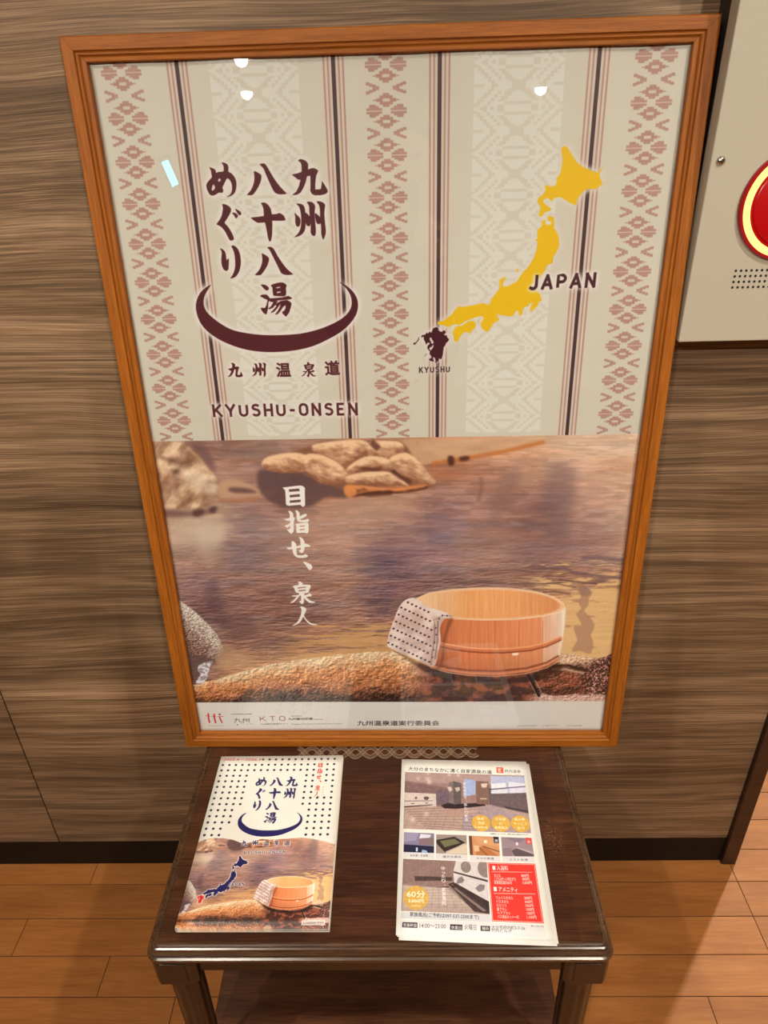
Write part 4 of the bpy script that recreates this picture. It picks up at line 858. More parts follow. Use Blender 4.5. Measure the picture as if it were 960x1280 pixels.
def link(name, bm, mat, parent=None, smooth=False, M=None, bevel=0, segs=2, loc=None):
    bmesh.ops.recalc_face_normals(bm, faces=bm.faces)
    me = bpy.data.meshes.new(name); bm.to_mesh(me); bm.free()
    for mm_ in (mat if isinstance(mat, (list, tuple)) else [mat]): me.materials.append(mm_)
    o = bpy.data.objects.new(name, me); COL.objects.link(o)
    if smooth:
        for p in me.polygons: p.use_smooth = True
    if parent: o.parent = parent
    if M is not None: o.matrix_local = M
    if loc: o.location = loc
    if bevel:
        b = o.modifiers.new('edge', 'BEVEL'); b.width = bevel; b.segments = segs; b.limit_method = 'ANGLE'; b.angle_limit = math.radians(40)
    return o
def empty(name, loc=(0, 0, 0), M=None):
    o = bpy.data.objects.new(name, None); COL.objects.link(o); o.empty_display_size = .05
    if M is not None: o.matrix_world = M
    else: o.location = loc
    return o
def tag(o, label=None, cat=None, group=None, kind=None):
    for k, v_ in (('label', label), ('category', cat), ('group', group), ('kind', kind)):
        if v_: o[k] = v_
    return o
def box(bm, x0, x1, y0_, y1_, z0, z1, mi=0):
    v = [bm.verts.new((x, y, z)) for z in (z0, z1) for y in (y0_, y1_) for x in (x0, x1)]
    for f in ((0, 1, 3, 2), (4, 6, 7, 5), (0, 4, 5, 1), (2, 3, 7, 6), (0, 2, 6, 4), (1, 5, 7, 3)):
        bm.faces.new([v[i] for i in f]).material_index = mi
    return bm
def boxo(name, ext, mat, parent=None, bevel=0, **k): return link(name, box(bmesh.new(), *ext), mat, parent, bevel=bevel, **k)
def rings(bm, rs, cap=True):
    """loft closed loops (lists of 3D points, equal lengths)"""
    R = [[bm.verts.new(p) for p in r] for r in rs]; n = len(R[0])
    for a, b in zip(R[:-1], R[1:]):
        for i in range(n): bm.faces.new([a[i], a[(i + 1) % n], b[(i + 1) % n], b[i]])
    if cap: bm.faces.new(R[0][::-1]); bm.faces.new(R[-1])
    return R
def tube(bm, pts, r, n=6):
    P = [Vector(p) for p in pts]; rs = []
    for i, p in enumerate(P):
        t = (P[min(i + 1, len(P) - 1)] - P[max(i - 1, 0)]).normalized(); a = Vector((0, 0, 1)) if abs(t.z) < .9 else Vector((1, 0, 0))
        u_ = t.cross(a).normalized(); w_ = t.cross(u_); rs.append([p + (u_ * math.cos(k * 2 * PI / n) + w_ * math.sin(k * 2 * PI / n)) * r for k in range(n)])
    rings(bm, rs)
def disc(bm, c, r, axis, h, n=24, prof=None):
    """turned piece: prof = [(radius, height along axis)]"""
    c = Vector(c); ax = Vector(axis).normalized(); a = Vector((0, 0, 1)) if abs(ax.z) < .9 else Vector((1, 0, 0)); u_ = ax.cross(a).normalized(); w_ = ax.cross(u_)
    prof = prof or [(r, 0), (r, h)]
    rings(bm, [[c + ax * hh + (u_ * math.cos(k * 2 * PI / n) + w_ * math.sin(k * 2 * PI / n)) * rr for k in range(n)] for rr, hh in prof])

# ------------------------------------------------------------------ materials
m_wall = wood('walnut_laminate', ((68, 52, 39), (108, 85, 64), (162, 133, 106)), (1.0, 20, 64), (6, 120, 620), rough=.5, spec=.3, warp=.055, bump=.08, fine=1.1, bands=(.8, 5, 11))
m_floor = wood('beech_floor', ((134, 82, 38), (150, 94, 47), (166, 109, 58)), (3, 24, 24), (14, 260, 260), rough=.5, spec=.22, warp=.03, bump=.04, vary=.07, fine=.8)
m_frame = wood('oak_moulding', ((112, 59, 13), (140, 78, 18), (166, 99, 28)), (6, 160, 160), (30, 1400, 1400), rough=.5, spec=.25, warp=.006, bump=.12, fine=1.1)
def wear(nt, L, tc, col):
    """paler worn fleck and a thin scratch near the front right, olive veneer borders"""
    sp_ = N(nt, 'ShaderNodeSeparateXYZ'); L(tc.outputs['Object'], sp_.inputs[0])
    ab = N(nt, 'ShaderNodeMath', operation='ABSOLUTE'); L(sp_.outputs[0], ab.inputs[0])
    mr = N(nt, 'ShaderNodeMapRange'); L(ab.outputs[0], mr.inputs[0]); mr.inputs[1].default_value = .268; mr.inputs[2].default_value = .272
    mx = N(nt, 'ShaderNodeMix', data_type='RGBA'); L(mr.outputs[0], mx.inputs['Factor']); L(col, mx.inputs['A'])
    hs = N(nt, 'ShaderNodeMix', data_type='RGBA', blend_type='MULTIPLY'); hs.inputs['Factor'].default_value = 1; L(col, hs.inputs['A']); hs.inputs['B'].default_value = (1.25, 1.35, 1.15, 1); L(hs.outputs['Result'], mx.inputs['B'])
    cx = N(nt, 'ShaderNodeMapping'); cx.inputs['Location'].default_value = (-.262 / .022, .062 / .045, 0); cx.inputs['Scale'].default_value = (1 / .022, 1 / .045, 1); L(tc.outputs['Object'], cx.inputs[0])
    gr = N(nt, 'ShaderNodeTexGradient', gradient_type='SPHERICAL'); L(cx.outputs[0], gr.inputs[0])
    n_ = N(nt, 'ShaderNodeTexNoise', Scale=420.0, Detail=2.0); L(tc.outputs['Object'], n_.inputs['Vector'])
    th_ = N(nt, 'ShaderNodeMapRange'); L(n_.outputs['Fac'], th_.inputs[0]); th_.inputs[1].default_value = .52; th_.inputs[2].default_value = .66
    mu = N(nt, 'ShaderNodeMath', operation='MULTIPLY'); L(gr.outputs['Fac'], mu.inputs[0]); L(th_.outputs[0], mu.inputs[1])
    m2 = N(nt, 'ShaderNodeMix', data_type='RGBA'); L(mu.outputs[0], m2.inputs['Factor']); L(mx.outputs['Result'], m2.inputs['A']); m2.inputs['B'].default_value = lin((150, 116, 84))
    return m2.outputs['Result']
m_top = wood('dark_tabletop', ((38, 18, 11), (57, 31, 19), (82, 48, 31)), (5, 40, 40), (18, 420, 420), rough=.4, spec=.2, warp=.02, bump=.10, extra=wear)
m_dark = wood('dark_stained_wood', ((26, 15, 10), (40, 24, 16), (60, 38, 25)), (6, 60, 60), (20, 500, 500), rough=.3, spec=.4, warp=.01, bump=.10, coat=.1)
m_shelf = wood('shelf_veneer', ((50, 27, 18), (68, 40, 26), (90, 56, 38)), (5, 50, 50), (18, 420, 420), rough=.3, spec=.45, warp=.02, bump=.05)
m_black = plain('black_baseboard', (24, 19, 16), .5, spec=.2)
m_trim = wood('dark_brown_trim', ((44, 28, 20), (56, 36, 26), (68, 46, 34)), (2, 30, 30), (10, 300, 300), rough=.4, bump=.03)
m_dirt = plain('dark_joint', (40, 24, 14), .8)
m_ceil = plain('white_ceiling', (222, 214, 200), .9)
m_wallp = plain('cream_wallpaper', (206, 190, 166), .9)
m_post = printed('poster_ink', POSTER_IMG, .5, .3)
m_bro = printed('brochure_ink', BRO_IMG, .38, .4); m_fly = printed('leaflet_ink', FLY_IMG, .42, .35)
m_paper = plain('white_paper', (226, 222, 210), .6)
m_board = plain('backing_board', (120, 92, 62), .8)
m_steel = plain('chrome_screw', (200, 198, 194), .18, 1.0)
m_panel = plain('grey_white_enamel', (172, 166, 152), .42, spec=.45, bump=.12, bscale=900)
m_hole = plain('black_hole', (14, 12, 11), .8)
m_red = plain('red_lens', (170, 4, 14), .25, coat=.4)
m_redrim = plain('red_rim', (150, 8, 22), .3)
m_lamp, nt_, b_ = setup('lit_ring'); b_.inputs['Base Color'].default_value = lin((250, 190, 110)); b_.inputs['Emission Color'].default_value = (1.0, .66, .16, 1); b_.inputs['Emission Strength'].default_value = 1.25
m_glow, nt_, b_ = setup('lamp_glass'); b_.inputs['Emission Color'].default_value = (1.0, .93, .8, 1); b_.inputs['Emission Strength'].default_value = 34
m_cyan, nt_, b_ = setup('screen_glow'); b_.inputs['Emission Color'].default_value = (.12, .8, 1.0, 1); b_.inputs['Emission Strength'].default_value = 15
m_glass = bpy.data.materials.new('clear_acrylic'); m_glass.use_nodes = True; nt_ = m_glass.node_tree; nt_.nodes.remove(nt_.nodes['Principled BSDF'])
tr = N(nt_, 'ShaderNodeBsdfTransparent'); gs = N(nt_, 'ShaderNodeBsdfGlossy', Roughness=.012); lw = N(nt_, 'ShaderNodeLayerWeight', Blend=.5)
pw = N(nt_, 'ShaderNodeMath', operation='POWER'); pw.inputs[1].default_value = 4.5; ma = N(nt_, 'ShaderNodeMath', operation='MULTIPLY_ADD'); ma.inputs[1].default_value = .93; ma.inputs[2].default_value = .040
mxs = N(nt_, 'ShaderNodeMixShader'); L_ = nt_.links.new
L_(lw.outputs['Facing'], pw.inputs[0]); L_(pw.outputs[0], ma.inputs[0]); L_(ma.outputs[0], mxs.inputs[0]); L_(tr.outputs[0], mxs.inputs[1]); L_(gs.outputs[0], mxs.inputs[2]); L_(mxs.outputs[0], nt_.nodes['Material Output'].inputs[0])
m_clear, nt_, b_ = setup('clear_plastic_cord'); b_.inputs['Base Color'].default_value = lin((190, 165, 140)); b_.inputs['Alpha'].default_value = .16; b_.inputs['Roughness'].default_value = .25
m_cleared, nt_, b_ = setup('clear_plastic_edge'); b_.inputs['Base Color'].default_value = lin((206, 176, 148)); b_.inputs['Alpha'].default_value = .42; b_.inputs['Roughness'].default_value = .15

# ------------------------------------------------------------------ the room
XW0, XS, XT0, XT1 = -2.8, -.7495, .719, .750
floor = boxo('floor', (-2.8, 2.6, -2.34, 2.0, -.02, -.0012), m_dirt); tag(floor, kind='structure')
rnd = random.Random(4)
rowy = lambda k: .0275 - .0763 * k           # joint lines of the rows
known = {1: [-.681], 2: [], 3: [-.784], 4: [-.581], 5: [-.427, .586]}
npl = 0; rest = bmesh.new()
for k in range(-25, 32):
    ya, yb = rowy(k), rowy(k - 1)              # row between two joint lines
    near = -3 <= k <= 8
    if k in known: j = sorted(known[k] + ([.738] if k <= 8 else []))
    else: j = sorted([-.9 + ((k * 37) % 91) / 100.0 + .91 * i for i in range(-1, 2)] + [.738])
    xs = [-2.8] + [x for x in j if -2.8 < x < 2.6]
    while xs[1] - xs[0] > 1.0: xs.insert(1, xs[1] - .91)
    x = xs[-1] + (.55 if k % 2 else .91)
    while x < 2.5: xs.append(x); x += .91
    xs.append(2.6)
    for a, b in zip(xs[:-1], xs[1:]):
        ext = (a + .0006, b - .0006, ya + .0007, yb - .0007, -.008, 0)
        if near and b > -1.3 and a < 1.6:
            cxm, cym = (a + b) / 2, (ya + yb) / 2
            boxo('plank', (a + .0006 - cxm, b - .0006 - cxm, ya + .0007 - cym, yb - .0007 - cym, -.008, 0), m_floor, floor, bevel=.0006, loc=(cxm, cym, 0)); npl += 1
        else: box(rest, *ext)
tag(link('planks', rest, m_floor, floor), kind='stuff')
wall = boxo('wall_back', (XW0, XT1 - .004, .012, .26, 0, CEIL), m_dirt); tag(wall, kind='structure')
for a, b in ((XW0, XS - .0012), (XS + .0012, XT0 - .0005)):
    cxm = (a + b) / 2
    boxo('panel', (a - cxm, b - cxm, -.006, .006, -.5, CEIL - .5796), m_wall, wall, bevel=.0008, loc=(cxm, .006, .5796 + .0))
    # panel bottoms stop at the skirting: z runs from .0796 up
tag(boxo('baseboard_back', (XW0, XT0 - .001, .0008, .012, 0, .0788), m_black, bevel=.0006), kind='structure')
tag(boxo('trim_1', (XT0, XT1, -.010, .262, 0, CEIL), m_trim, bevel=.002), kind='structure')
tag(boxo('ceiling', (-2.8, 2.6, -7, 2.4, CEIL, CEIL + .05), m_ceil), kind='structure')
tag(boxo('wall_front', (-2.8, 2.6, -7.05, -7, 0, CEIL), m_wallp), kind='structure')
tag(boxo('wall_left', (-2.85, -2.8, -7, 2.0, 0, CEIL), m_wallp), kind='structure'); tag(boxo('wall_right', (2.6, 2.65, -7, 2.05, 0, CEIL), m_wallp), kind='structure')
tag(boxo('wall_far', (XT1, 2.6, 2.0, 2.05, 0, CEIL), m_wallp), kind='structure')
fl2 = boxo('floor', (-2.8, 2.6, -7, -2.3385, -.02, 0), m_floor); tag(fl2, kind='structure')

# ceiling lights (out of the frame, two of them mirrored in the poster's glass)
LAB = ['round ceiling light turned to the poster, left of its pair', 'round ceiling light turned to the poster, right of its pair', 'round ceiling light above the left of the side table',
       'round ceiling light above the right of the side table', 'round ceiling light behind the wall end', 'round ceiling light mirrored at the left in the poster glass',
       'round ceiling light mirrored at the right in the poster glass', 'round ceiling light mirrored at the top edge of the poster glass']
for i, (x, y, p) in enumerate(DOWN):
    e = tag(empty('ceiling_light', (x, y, CEIL)), LAB[i], 'lamp', 'round lights in the ceiling')
    bm = bmesh.new(); disc(bm, (0, 0, 0), .06, (0, 0, -1), .01, 28, [(.040, -.02), (.040, .004), (.060, .004), (.062, 0), (.062, -.001), (.040, -.02)][:5]); link('trim_ring', bm, m_ceil, e)
    bm = bmesh.new(); disc(bm, (0, 0, -.002), .038, (0, 0, -1), .006, 24, [(.040, 0), (.040, .012), (.036, .026), (.026, .038), (.010, .045)]); link('lamp_glass', bm, m_glow, e)
e = tag(empty('wall_screen', (-2.42, -6.9, 2.24)), 'slim lit cyan screen mirrored at the upper left of the poster glass', 'screen')
e.rotation_euler = (0, math.radians(-20), 0); boxo('housing', (-.06, .06, -.05, .0, -.17, .17), m_black, e); boxo('screen', (-.036, .036, .0, .004, -.12, .12), m_cyan, e)

# ------------------------------------------------------------------ framed poster
MP = Matrix.Identity(4)
for i in range(3): MP[i][0] = PX[i]; MP[i][1] = PY[i]; MP[i][2] = PN[i]; MP[i][3] = PO[i]
fr = tag(empty('framed_poster', M=MP), 'large hot-spring poster in an orange-brown wooden frame leaning on the wall', 'poster')
prof = [(0, -.030), (0, -.0012), (.0012, 0), (.0140, 0), (.0148, -.0012), (.0152, -.0030), (.0168, -.0034), (.0172, -.0024), (.0182, -.0022), (.0190, -.0030), (.0200, -.0048), (.0212, -.0054), (.0246, -.0056), (.0254, -.0062), (.0256, -.0140), (.0256, -.030)]
def rail(L, rot, cx, cy):
    """moulding whose outer edge runs along local X (length L), mitred, inside towards +y"""
    bm = bmesh.new(); rs = []
    for sx_ in (-1, 1): rs.append([Vector((sx_ * (L / 2 - s - .00015), s, d)) for s, d in prof])
    rings(bm, rs)
    Mx = Matrix.Translation((cx, cy, 0)) @ Matrix.Rotation(rot, 4, 'Z')
    return link('frame_rail', bm, m_frame, fr, M=Mx)
rail(PW, 0, 0, 0); rail(PW, PI, 0, PH); rail(PH, -PI / 2, -PW / 2, PH / 2); rail(PH, PI / 2, PW / 2, PH / 2)
bm = bmesh.new(); uvl = bm.loops.layers.uv.new('UVMap'); nx_, ny_ = 60, 90
hx, ya, yb = .3545, .0205, PH - .0205
vs = [[bm.verts.new((-hx + 2 * hx * i / nx_, ya + (yb - ya) * j / ny_, -.0138 + .0007 * math.sin(i * .55 + .4 * math.sin(j * .2)) * math.exp(-(ny_ - j) / 14.) + .0004 * math.sin(i * .21 + j * .13))) for i in range(nx_ + 1)] for j in range(ny_ + 1)]
for j in range(ny_):
    for i in range(nx_):
        f_ = bm.faces.new((vs[j][i], vs[j][i + 1], vs[j + 1][i + 1], vs[j + 1][i]))
        for l_ in f_.loops: l_[uvl].uv = ((l_.vert.co.x * 1000 - PC.x0) / 716., (l_.vert.co.y * 1000 - PC.y0) / 1018.)
sheet = link('poster_sheet', bm, m_post, fr, smooth=True)
so_ = sheet.modifiers.new('thickness', 'SOLIDIFY'); so_.thickness = .0003; so_.offset = -1
boxo('backing_board', (-.354, .354, .021, PH - .021, -.022, -.0152), m_board, fr)
boxo('glass_pane', (-.3535, .3535, .0215, PH - .0215, -.0122, -.0116), m_glass, fr)

# ------------------------------------------------------------------ side table
TX0, TX1, TYF, TYB = -.33287, .29676, -.47384, -.012
tcx, tcy = (TX0 + TX1) / 2, (TYF + TYB) / 2; hw, hd = (TX1 - TX0) / 2, (TYB - TYF) / 2
tb = tag(empty('side_table', (tcx, tcy, 0)), 'low dark-stained wooden side table with moulded edge and fluted legs under the poster', 'table')
def rrect(inset, z, r=.018, n=6):
    r = max(r - inset, .001) if inset < r - .002 else .003
    a, b = hw - inset, hd - inset; out = []
    for cx_, cy_, a0 in ((a - r, b - r, 0), (-a + r, b - r, 90), (-a + r, -b + r, 180), (a - r, -b + r, 270)):
        for k in range(n + 1):
            t_ = math.radians(a0 + 90 * k / n); out.append((cx_ + r * math.cos(t_), cy_ + r * math.sin(t_), z))
    return out
bm = bmesh.new(); H_ = TH
rings(bm, [rrect(i, H_ + z) for i, z in ((.012, -.022), (.0035, -.022), (.001, -.0205), (0, -.0175), (.0006, -.0145), (.003, -.0125), (.0046, -.0122), (.005, -.0112), (.0035, -.0098), (.0032, -.008), (.0045, -.0064), (.0066, -.0062), (.0072, -.0052), (.0084, -.0032), (.0104, -.0024), (.0120, -.0026), (.0124, -.0012), (.0136, 0), (.0150, 0), (.0158, -.0014), (.0166, -.0014), (.0174, 0))])
for f_ in bm.faces:
    c_ = f_.calc_center_median(); f_.material_index = 0 if (len(f_.verts) > 4 and c_.z > H_ - .001) else 1
m_edge = wood('tabletop_edge', ((44, 27, 16), (66, 43, 27), (92, 64, 42)), (5, 40, 40), (18, 420, 420), rough=.26, spec=.6, warp=.02, bump=.08, coat=.3)
top = link('tabletop', bm, [m_top, m_edge], tb)
bm = bmesh.new()
for ext, nm in (((-hw + .05, hw - .05, -hd + .016, -hd + .034, .437, H_ - .0225), 0), ((-hw + .05, hw - .05, hd - .034, hd - .016, .437, H_ - .0225), 0)):
    boxo('apron', ext, m_dark, tb, bevel=.001)
for s in (-1, 1):
    e0 = s * (hw - .016); e1 = s * (hw - .034)
    boxo('apron', (min(e0, e1), max(e0, e1), -hd + .05, hd - .05, .437, H_ - .0225), m_dark, tb, bevel=.001)
def leg(x, y):
    bm = bmesh.new()
    # square block with canted corners and sunk faces
    def sq(h, c, z): return [(x + a * h - (a * c if k in (0,) else 0), y + b * h - (b * c if k in (1,) else 0), z) for a, b, ks in ((1, -1, (1, 0)), (1, 1, (0, 1)), (-1, 1, (1, 0)), (-1, -1, (0, 1))) for k in ks]
    def sqr(h, c, z): return [(x + px_, y + py_, z) for px_, py_ in ((h, -h + c), (h, h - c), (h - c, h), (-h + c, h), (-h, h - c), (-h, -h + c), (-h + c, -h), (h - c, -h))]
    rings(bm, [sqr(h, c, z) for h, c, z in ((.0300, .006, H_ - .0225), (.0300, .006, .424), (.0285, .006, .4215))])
    blk = link('leg', bm, m_dark, tb, bevel=.0012)
    bm = bmesh.new()
    for a, b in ((0, -1), (-1, 0), (1, 0), (0, 1)):   # raised field on each face of the block
        if a: box(bm, x + a * .0302 - .0008, x + a * .0302 + .0012, y - .017, y + .017, .430, H_ - .030)
        else: box(bm, x - .017, x + .017, y + b * .0302 - .0008, y + b * .0302 + .0012, .430, H_ - .030)
    link('block_field', bm, m_dark, blk, bevel=.0008)
    bm = bmesh.new(); disc(bm, (x, y, .4215), .02, (0, 0, -1), .01, 24, [(.0262, 0), (.0275, .003), (.0268, .007), (.0238, .010), (.0232, .012)]); link('collar', bm, m_dark, blk, smooth=True)
    bm = bmesh.new(); rs = []
    for t_ in (0, .02, .05, .5, .97, 1):
        z = .4095 * (1 - t_); R_ = (.0236 - .004 * t_); dpt = .0016 if .01 < t_ < .99 else 0
        rs.append([(x + (R_ - dpt * (.5 - .5 * math.cos(10 * a_))) * math.cos(a_), y + (R_ - dpt * (.5 - .5 * math.cos(10 * a_))) * math.sin(a_), z) for a_ in [2 * PI * k / 80 for k in range(80)]])
    rings(bm, rs); link('fluted_shaft', bm, m_dark, blk)
    return blk
for sx_ in (-1, 1):
    for sy_ in (-1, 1): leg(sx_ * (hw - .0345), sy_ * (hd - .0345))
boxo('shelf', (-hw + .018, hw - .020, -hd + .03, hd - .03, .102, .120), m_shelf, tb, bevel=.002)

# clear woven strip peeping out under the frame
mt = tag(empty('anti_slip_strip', (-.010, -.136, TH)), 'strip of clear braided plastic lying on the table just under the poster frame', 'mat')
for ph_ in (0, 1):
    for mirror in (0,):
        P_ = []; n_ = 96; x0_, x1_ = -.155, .157
        for i in range(n_ + 1):
            x = x0_ + (x1_ - x0_) * i / n_; P_.append((x, .0105 * math.cos(2 * PI * (x - x0_) / .0508 + PI * ph_)))
        bm = bmesh.new(); Wd = .0036; e1, e2 = [], []
        for i, (x, y) in enumerate(P_):
            a_, b_2 = P_[max(i - 1, 0)], P_[min(i + 1, n_)]; tx, ty = b_2[0] - a_[0], b_2[1] - a_[1]; l_ = math.hypot(tx, ty); nx2, ny2 = -ty / l_, tx / l_
            z = .0004 + .0003 * ph_ + .0003 * (1 + math.cos(2 * PI * (x - x0_) / .0254 + PI * ph_))
            e1.append((x + nx2 * Wd, y + ny2 * Wd, z)); e2.append((x - nx2 * Wd, y - ny2 * Wd, z))
        va = [bm.verts.new(p) for p in e1]; vb = [bm.verts.new(p) for p in e2]
        for i in range(n_): bm.faces.new((va[i], va[i + 1], vb[i + 1], vb[i]))
        bmesh.ops.solidify(bm, geom=bm.faces[:], thickness=.0005)
        link('ribbon', bm, m_clear, mt)
        bm = bmesh.new(); tube(bm, [(p[0], p[1], p[2] + .0005) for p in e1], .0004, 5); tube(bm, [(p[0], p[1], p[2] + .0005) for p in e2], .0004, 5); link('ribbon_edge', bm, m_cleared, mt, smooth=True)

# ------------------------------------------------------------------ booklets and leaflets
def sheet_obj(name, pose, z0, th, mat, jx=0, jy=0, ja=0, curl=0, label='', group=''):
    fx, fy, fa = pose; e_ = empty(name, (fx + jx, fy + jy, z0)); e_.rotation_euler = (0, 0, fa + ja)
    bm = bmesh.new(); uvl = bm.loops.layers.uv.new('UVMap'); nx2, ny2 = 12, 16
    def hh(x, y): return curl * (max(0, (x / .21 - .5) * 2) ** 3 * .6 + (abs(y / .297 - .5) * 2) ** 4 * .5)
    T = [[bm.verts.new((.21 * i / nx2, -.297 * j / ny2, th + hh(.21 * i / nx2, .297 * j / ny2))) for i in range(nx2 + 1)] for j in range(ny2 + 1)]
    for j in range(ny2):
        for i in range(nx2):
            f_ = bm.faces.new((T[j][i], T[j + 1][i], T[j + 1][i + 1], T[j][i + 1]))
            for l_ in f_.loops: l_[uvl].uv = (l_.vert.co.x / .21, 1 + l_.vert.co.y / .297)
    return e_, bm, T, hh
def booklet(z0, jx, jy, ja, label, curl=.0, name='brochure'):
    e_, bm, T, hh = sheet_obj(name, BRO, z0, .0011, m_bro, jx, jy, ja, curl)
    o_ = link('cover', bm, m_bro, e_, smooth=True); s_ = o_.modifiers.new('thickness', 'SOLIDIFY'); s_.thickness = .00015; s_.offset = -1
    for k in range(3):
        bm = bmesh.new(); d_ = .0004 * (3 - k)
        nxp = 10; zz0, zz1 = .00002 + k * .0003, .00002 + k * .0003 + .00022
        A = [[(x, y) for x in [.0006 + (.2096 + .0002 * k) * i / nxp for i in range(nxp + 1)]] for y in (-.0005, -.15, -.2965 - .0006 + .0001 * k)]
        for zt in (zz0, zz1):
            pass
        lo_ = [[bm.verts.new((x, y, zz0 + hh(x, -y))) for x, y in r] for r in A]; up_ = [[bm.verts.new((x, y, zz1 + hh(x, -y))) for x, y in r] for r in A]
        for g_ in (lo_, up_):
            for j in range(2):
                for i in range(nxp): bm.faces.new((g_[j][i], g_[j][i + 1], g_[j + 1][i + 1], g_[j + 1][i]))
        for i in range(nxp):
            for j in (0, 2): bm.faces.new((lo_[j][i], lo_[j][i + 1], up_[j][i + 1], up_[j][i]))
        for j in range(2):
            for i in (0, nxp): bm.faces.new((lo_[j][i], lo_[j + 1][i], up_[j + 1][i], up_[j][i]))
        link('page', bm, m_paper, e_)
    tag(e_, label, 'brochure', 'brochures stacked on the left of the table'); return e_
booklet(TH + .0002, .0012, -.0012, .000, 'lowest brochure of the left stack, only its white page edges showing')
booklet(TH + .0016, .0006, -.0006, -.001, 'middle brochure of the left stack, between two others')
booklet(TH + .0030, 0, 0, 0, 'topmost brochure of the left stack, dotted white cover with navy brush lettering and wooden tub', curl=.0012)
def leaflet(z0, jx, jy, ja, label, curl=0):
    e_, bm, T, hh = sheet_obj('leaflet', FLY, z0, .00018, m_fly, jx, jy, ja, curl)
    o_ = link('printed_sheet', bm, m_fly, e_, smooth=True); s_ = o_.modifiers.new('thickness', 'SOLIDIFY'); s_.thickness = .00016; s_.offset = -1
    return tag(e_, label, 'leaflet', 'leaflets stacked on the right of the table')
leaflet(TH + .0002, .0050, -.0050, -.004, 'lowest leaflet of the right stack, its white edge showing at front')
leaflet(TH + .0009, .0050, -.0035, .003, 'leaflet just above the lowest in the right stack, slightly turned')
leaflet(TH + .0016, .0012, -.0012, .0015, 'leaflet just below the topmost in the right stack')
leaflet(TH + .0022, 0, 0, 0, 'topmost leaflet of the right stack, with bath photographs and red price panel', curl=.0008)

# ------------------------------------------------------------------ fire alarm panel on the wall
X0_, X1_, Z0_, Z1_, YF = .3922, .620, 1.1959, 1.80, -.070
ap = tag(empty('alarm_panel', (X0_, 0, Z0_)), 'pale grey fire alarm panel with glowing red ring lamp right of the poster', 'alarm')
boxo('housing', (.006, X1_ - X0_ - .006, -.046, -.0002, .004, Z1_ - Z0_ - .004), plain('dark_grey_housing', (52, 46, 42), .5), ap)
boxo('front_plate', (0, X1_ - X0_, -.070, -.046, 0, Z1_ - Z0_), m_panel, ap, bevel=.0016, segs=3)
scx, scz = .4035 - X0_, 1.4107 - Z0_
bm = bmesh.new(); disc(bm, (scx, -.070, scz), .006, (0, -1, 0), .003, 24, [(.0052, 0), (.0052, .001), (.0044, .0028), (.0025, .0038), (.0006, .0042)])
scr = link('screw', bm, m_steel, ap, smooth=True)
bm = bmesh.new(); box(bm, scx - .0026, scx + .0026, -.0747, -.0739, scz - .0005, scz + .0005); box(bm, scx - .0005, scx + .0005, -.0748, -.0740, scz - .0026, scz + .0026); link('cross_slot', bm, m_hole, scr)
rcx, rcz, rr = .4347 + .0643 - X0_, 1.361 - Z0_, .0643
def ringpart(name, r0, r1, d0, d1, mat, pr=None):
    bm = bmesh.new(); n_ = 72; pts = pr or [(r1, d0), (r1, d1), (r0, d1), (r0, d0)]
    R_ = [[bm.verts.new((rcx + a * math.cos(2 * PI * k / n_), -.070 - d, rcz + a * math.sin(2 * PI * k / n_))) for k in range(n_)] for a, d in pts]
    for i in range(len(R_)):
        a, b = R_[i], R_[(i + 1) % len(R_)]
        for k in range(n_): bm.faces.new((a[k], a[(k + 1) % n_], b[(k + 1) % n_], b[k]))
    return link(name, bm, mat, ap, smooth=False)
ringpart('outer_rim', rr - .0042, rr, 0, .006, m_redrim, [(rr, 0), (rr, .004), (rr - .0012, .006), (rr - .0042, .006), (rr - .0042, 0)])
ringpart('ring_lamp', rr - .0125, rr - .0045, 0, .0062, m_lamp)
ringpart('inner_rim', rr - .0150, rr - .0127, 0, .0064, m_red)
bm = bmesh.new(); disc(bm, (rcx, -.070, rcz), .05, (0, -1, 0), .004, 64, [(rr - .0152, 0), (rr - .0152, .0035), (.045, .0045), (.02, .0055), (.002, .006)]); link('lens', bm, m_red, ap, smooth=True)
bm = bmesh.new()
for x_s, z_s, cnt, rows in ((.4480, 1.2855, 16, 4), (.4748, 1.4392, 9, 4)):
    for r_ in range(rows):
        for k in range(cnt):
            zz_ = z_s - r_ * .0068 if rows == 4 and z_s < 1.4 else z_s + r_ * .0068
            disc(bm, (x_s + k * .0065 - X0_, -.0699, zz_ - Z0_), .0017, (0, -1, 0), .0002, 10)
tag(link('sound_holes', bm, m_hole, ap), kind='stuff')

# ------------------------------------------------------------------ the photographer: out of the frame, but mirrored in the glass and casting the soft shadow low on the left wall
m_skin = plain('skin', (196, 150, 122), .55); m_cloth = plain('navy_jacket_cloth', (46, 46, 58), .85, bump=.2, bscale=700)
m_trous = plain('charcoal_trouser_cloth', (52, 46, 48), .85, bump=.2, bscale=700); m_hair = plain('black_hair', (24, 20, 18), .6); m_shoe = plain('black_shoe', (26, 24, 24), .4)
m_phone = plain('black_phone', (20, 20, 22), .25)
def skin(name, verts, edges, mat, parent, root=0, sub=2):
    """verts = [(x, y, z, rx, ry)]"""
    me = bpy.data.meshes.new(name); me.from_pydata([v[:3] for v in verts], edges, []); o = bpy.data.objects.new(name, me); COL.objects.link(o); o.parent = parent
    me.materials.append(mat)
    o.modifiers.new('skin', 'SKIN').use_smooth_shade = True
    for i, v in enumerate(verts):
        sv = me.skin_vertices[0].data[i]; sv.radius = (v[3], v[4] if len(v) > 4 else v[3]); sv.use_root = i == root
    s = o.modifiers.new('sub', 'SUBSURF'); s.levels = s.render_levels = sub
    return o
def chain(a, n0): return [(a[i] + n0, a[i + 1] + n0) for i in range(len(a) - 1)]
CX, CY = .03, -1.34
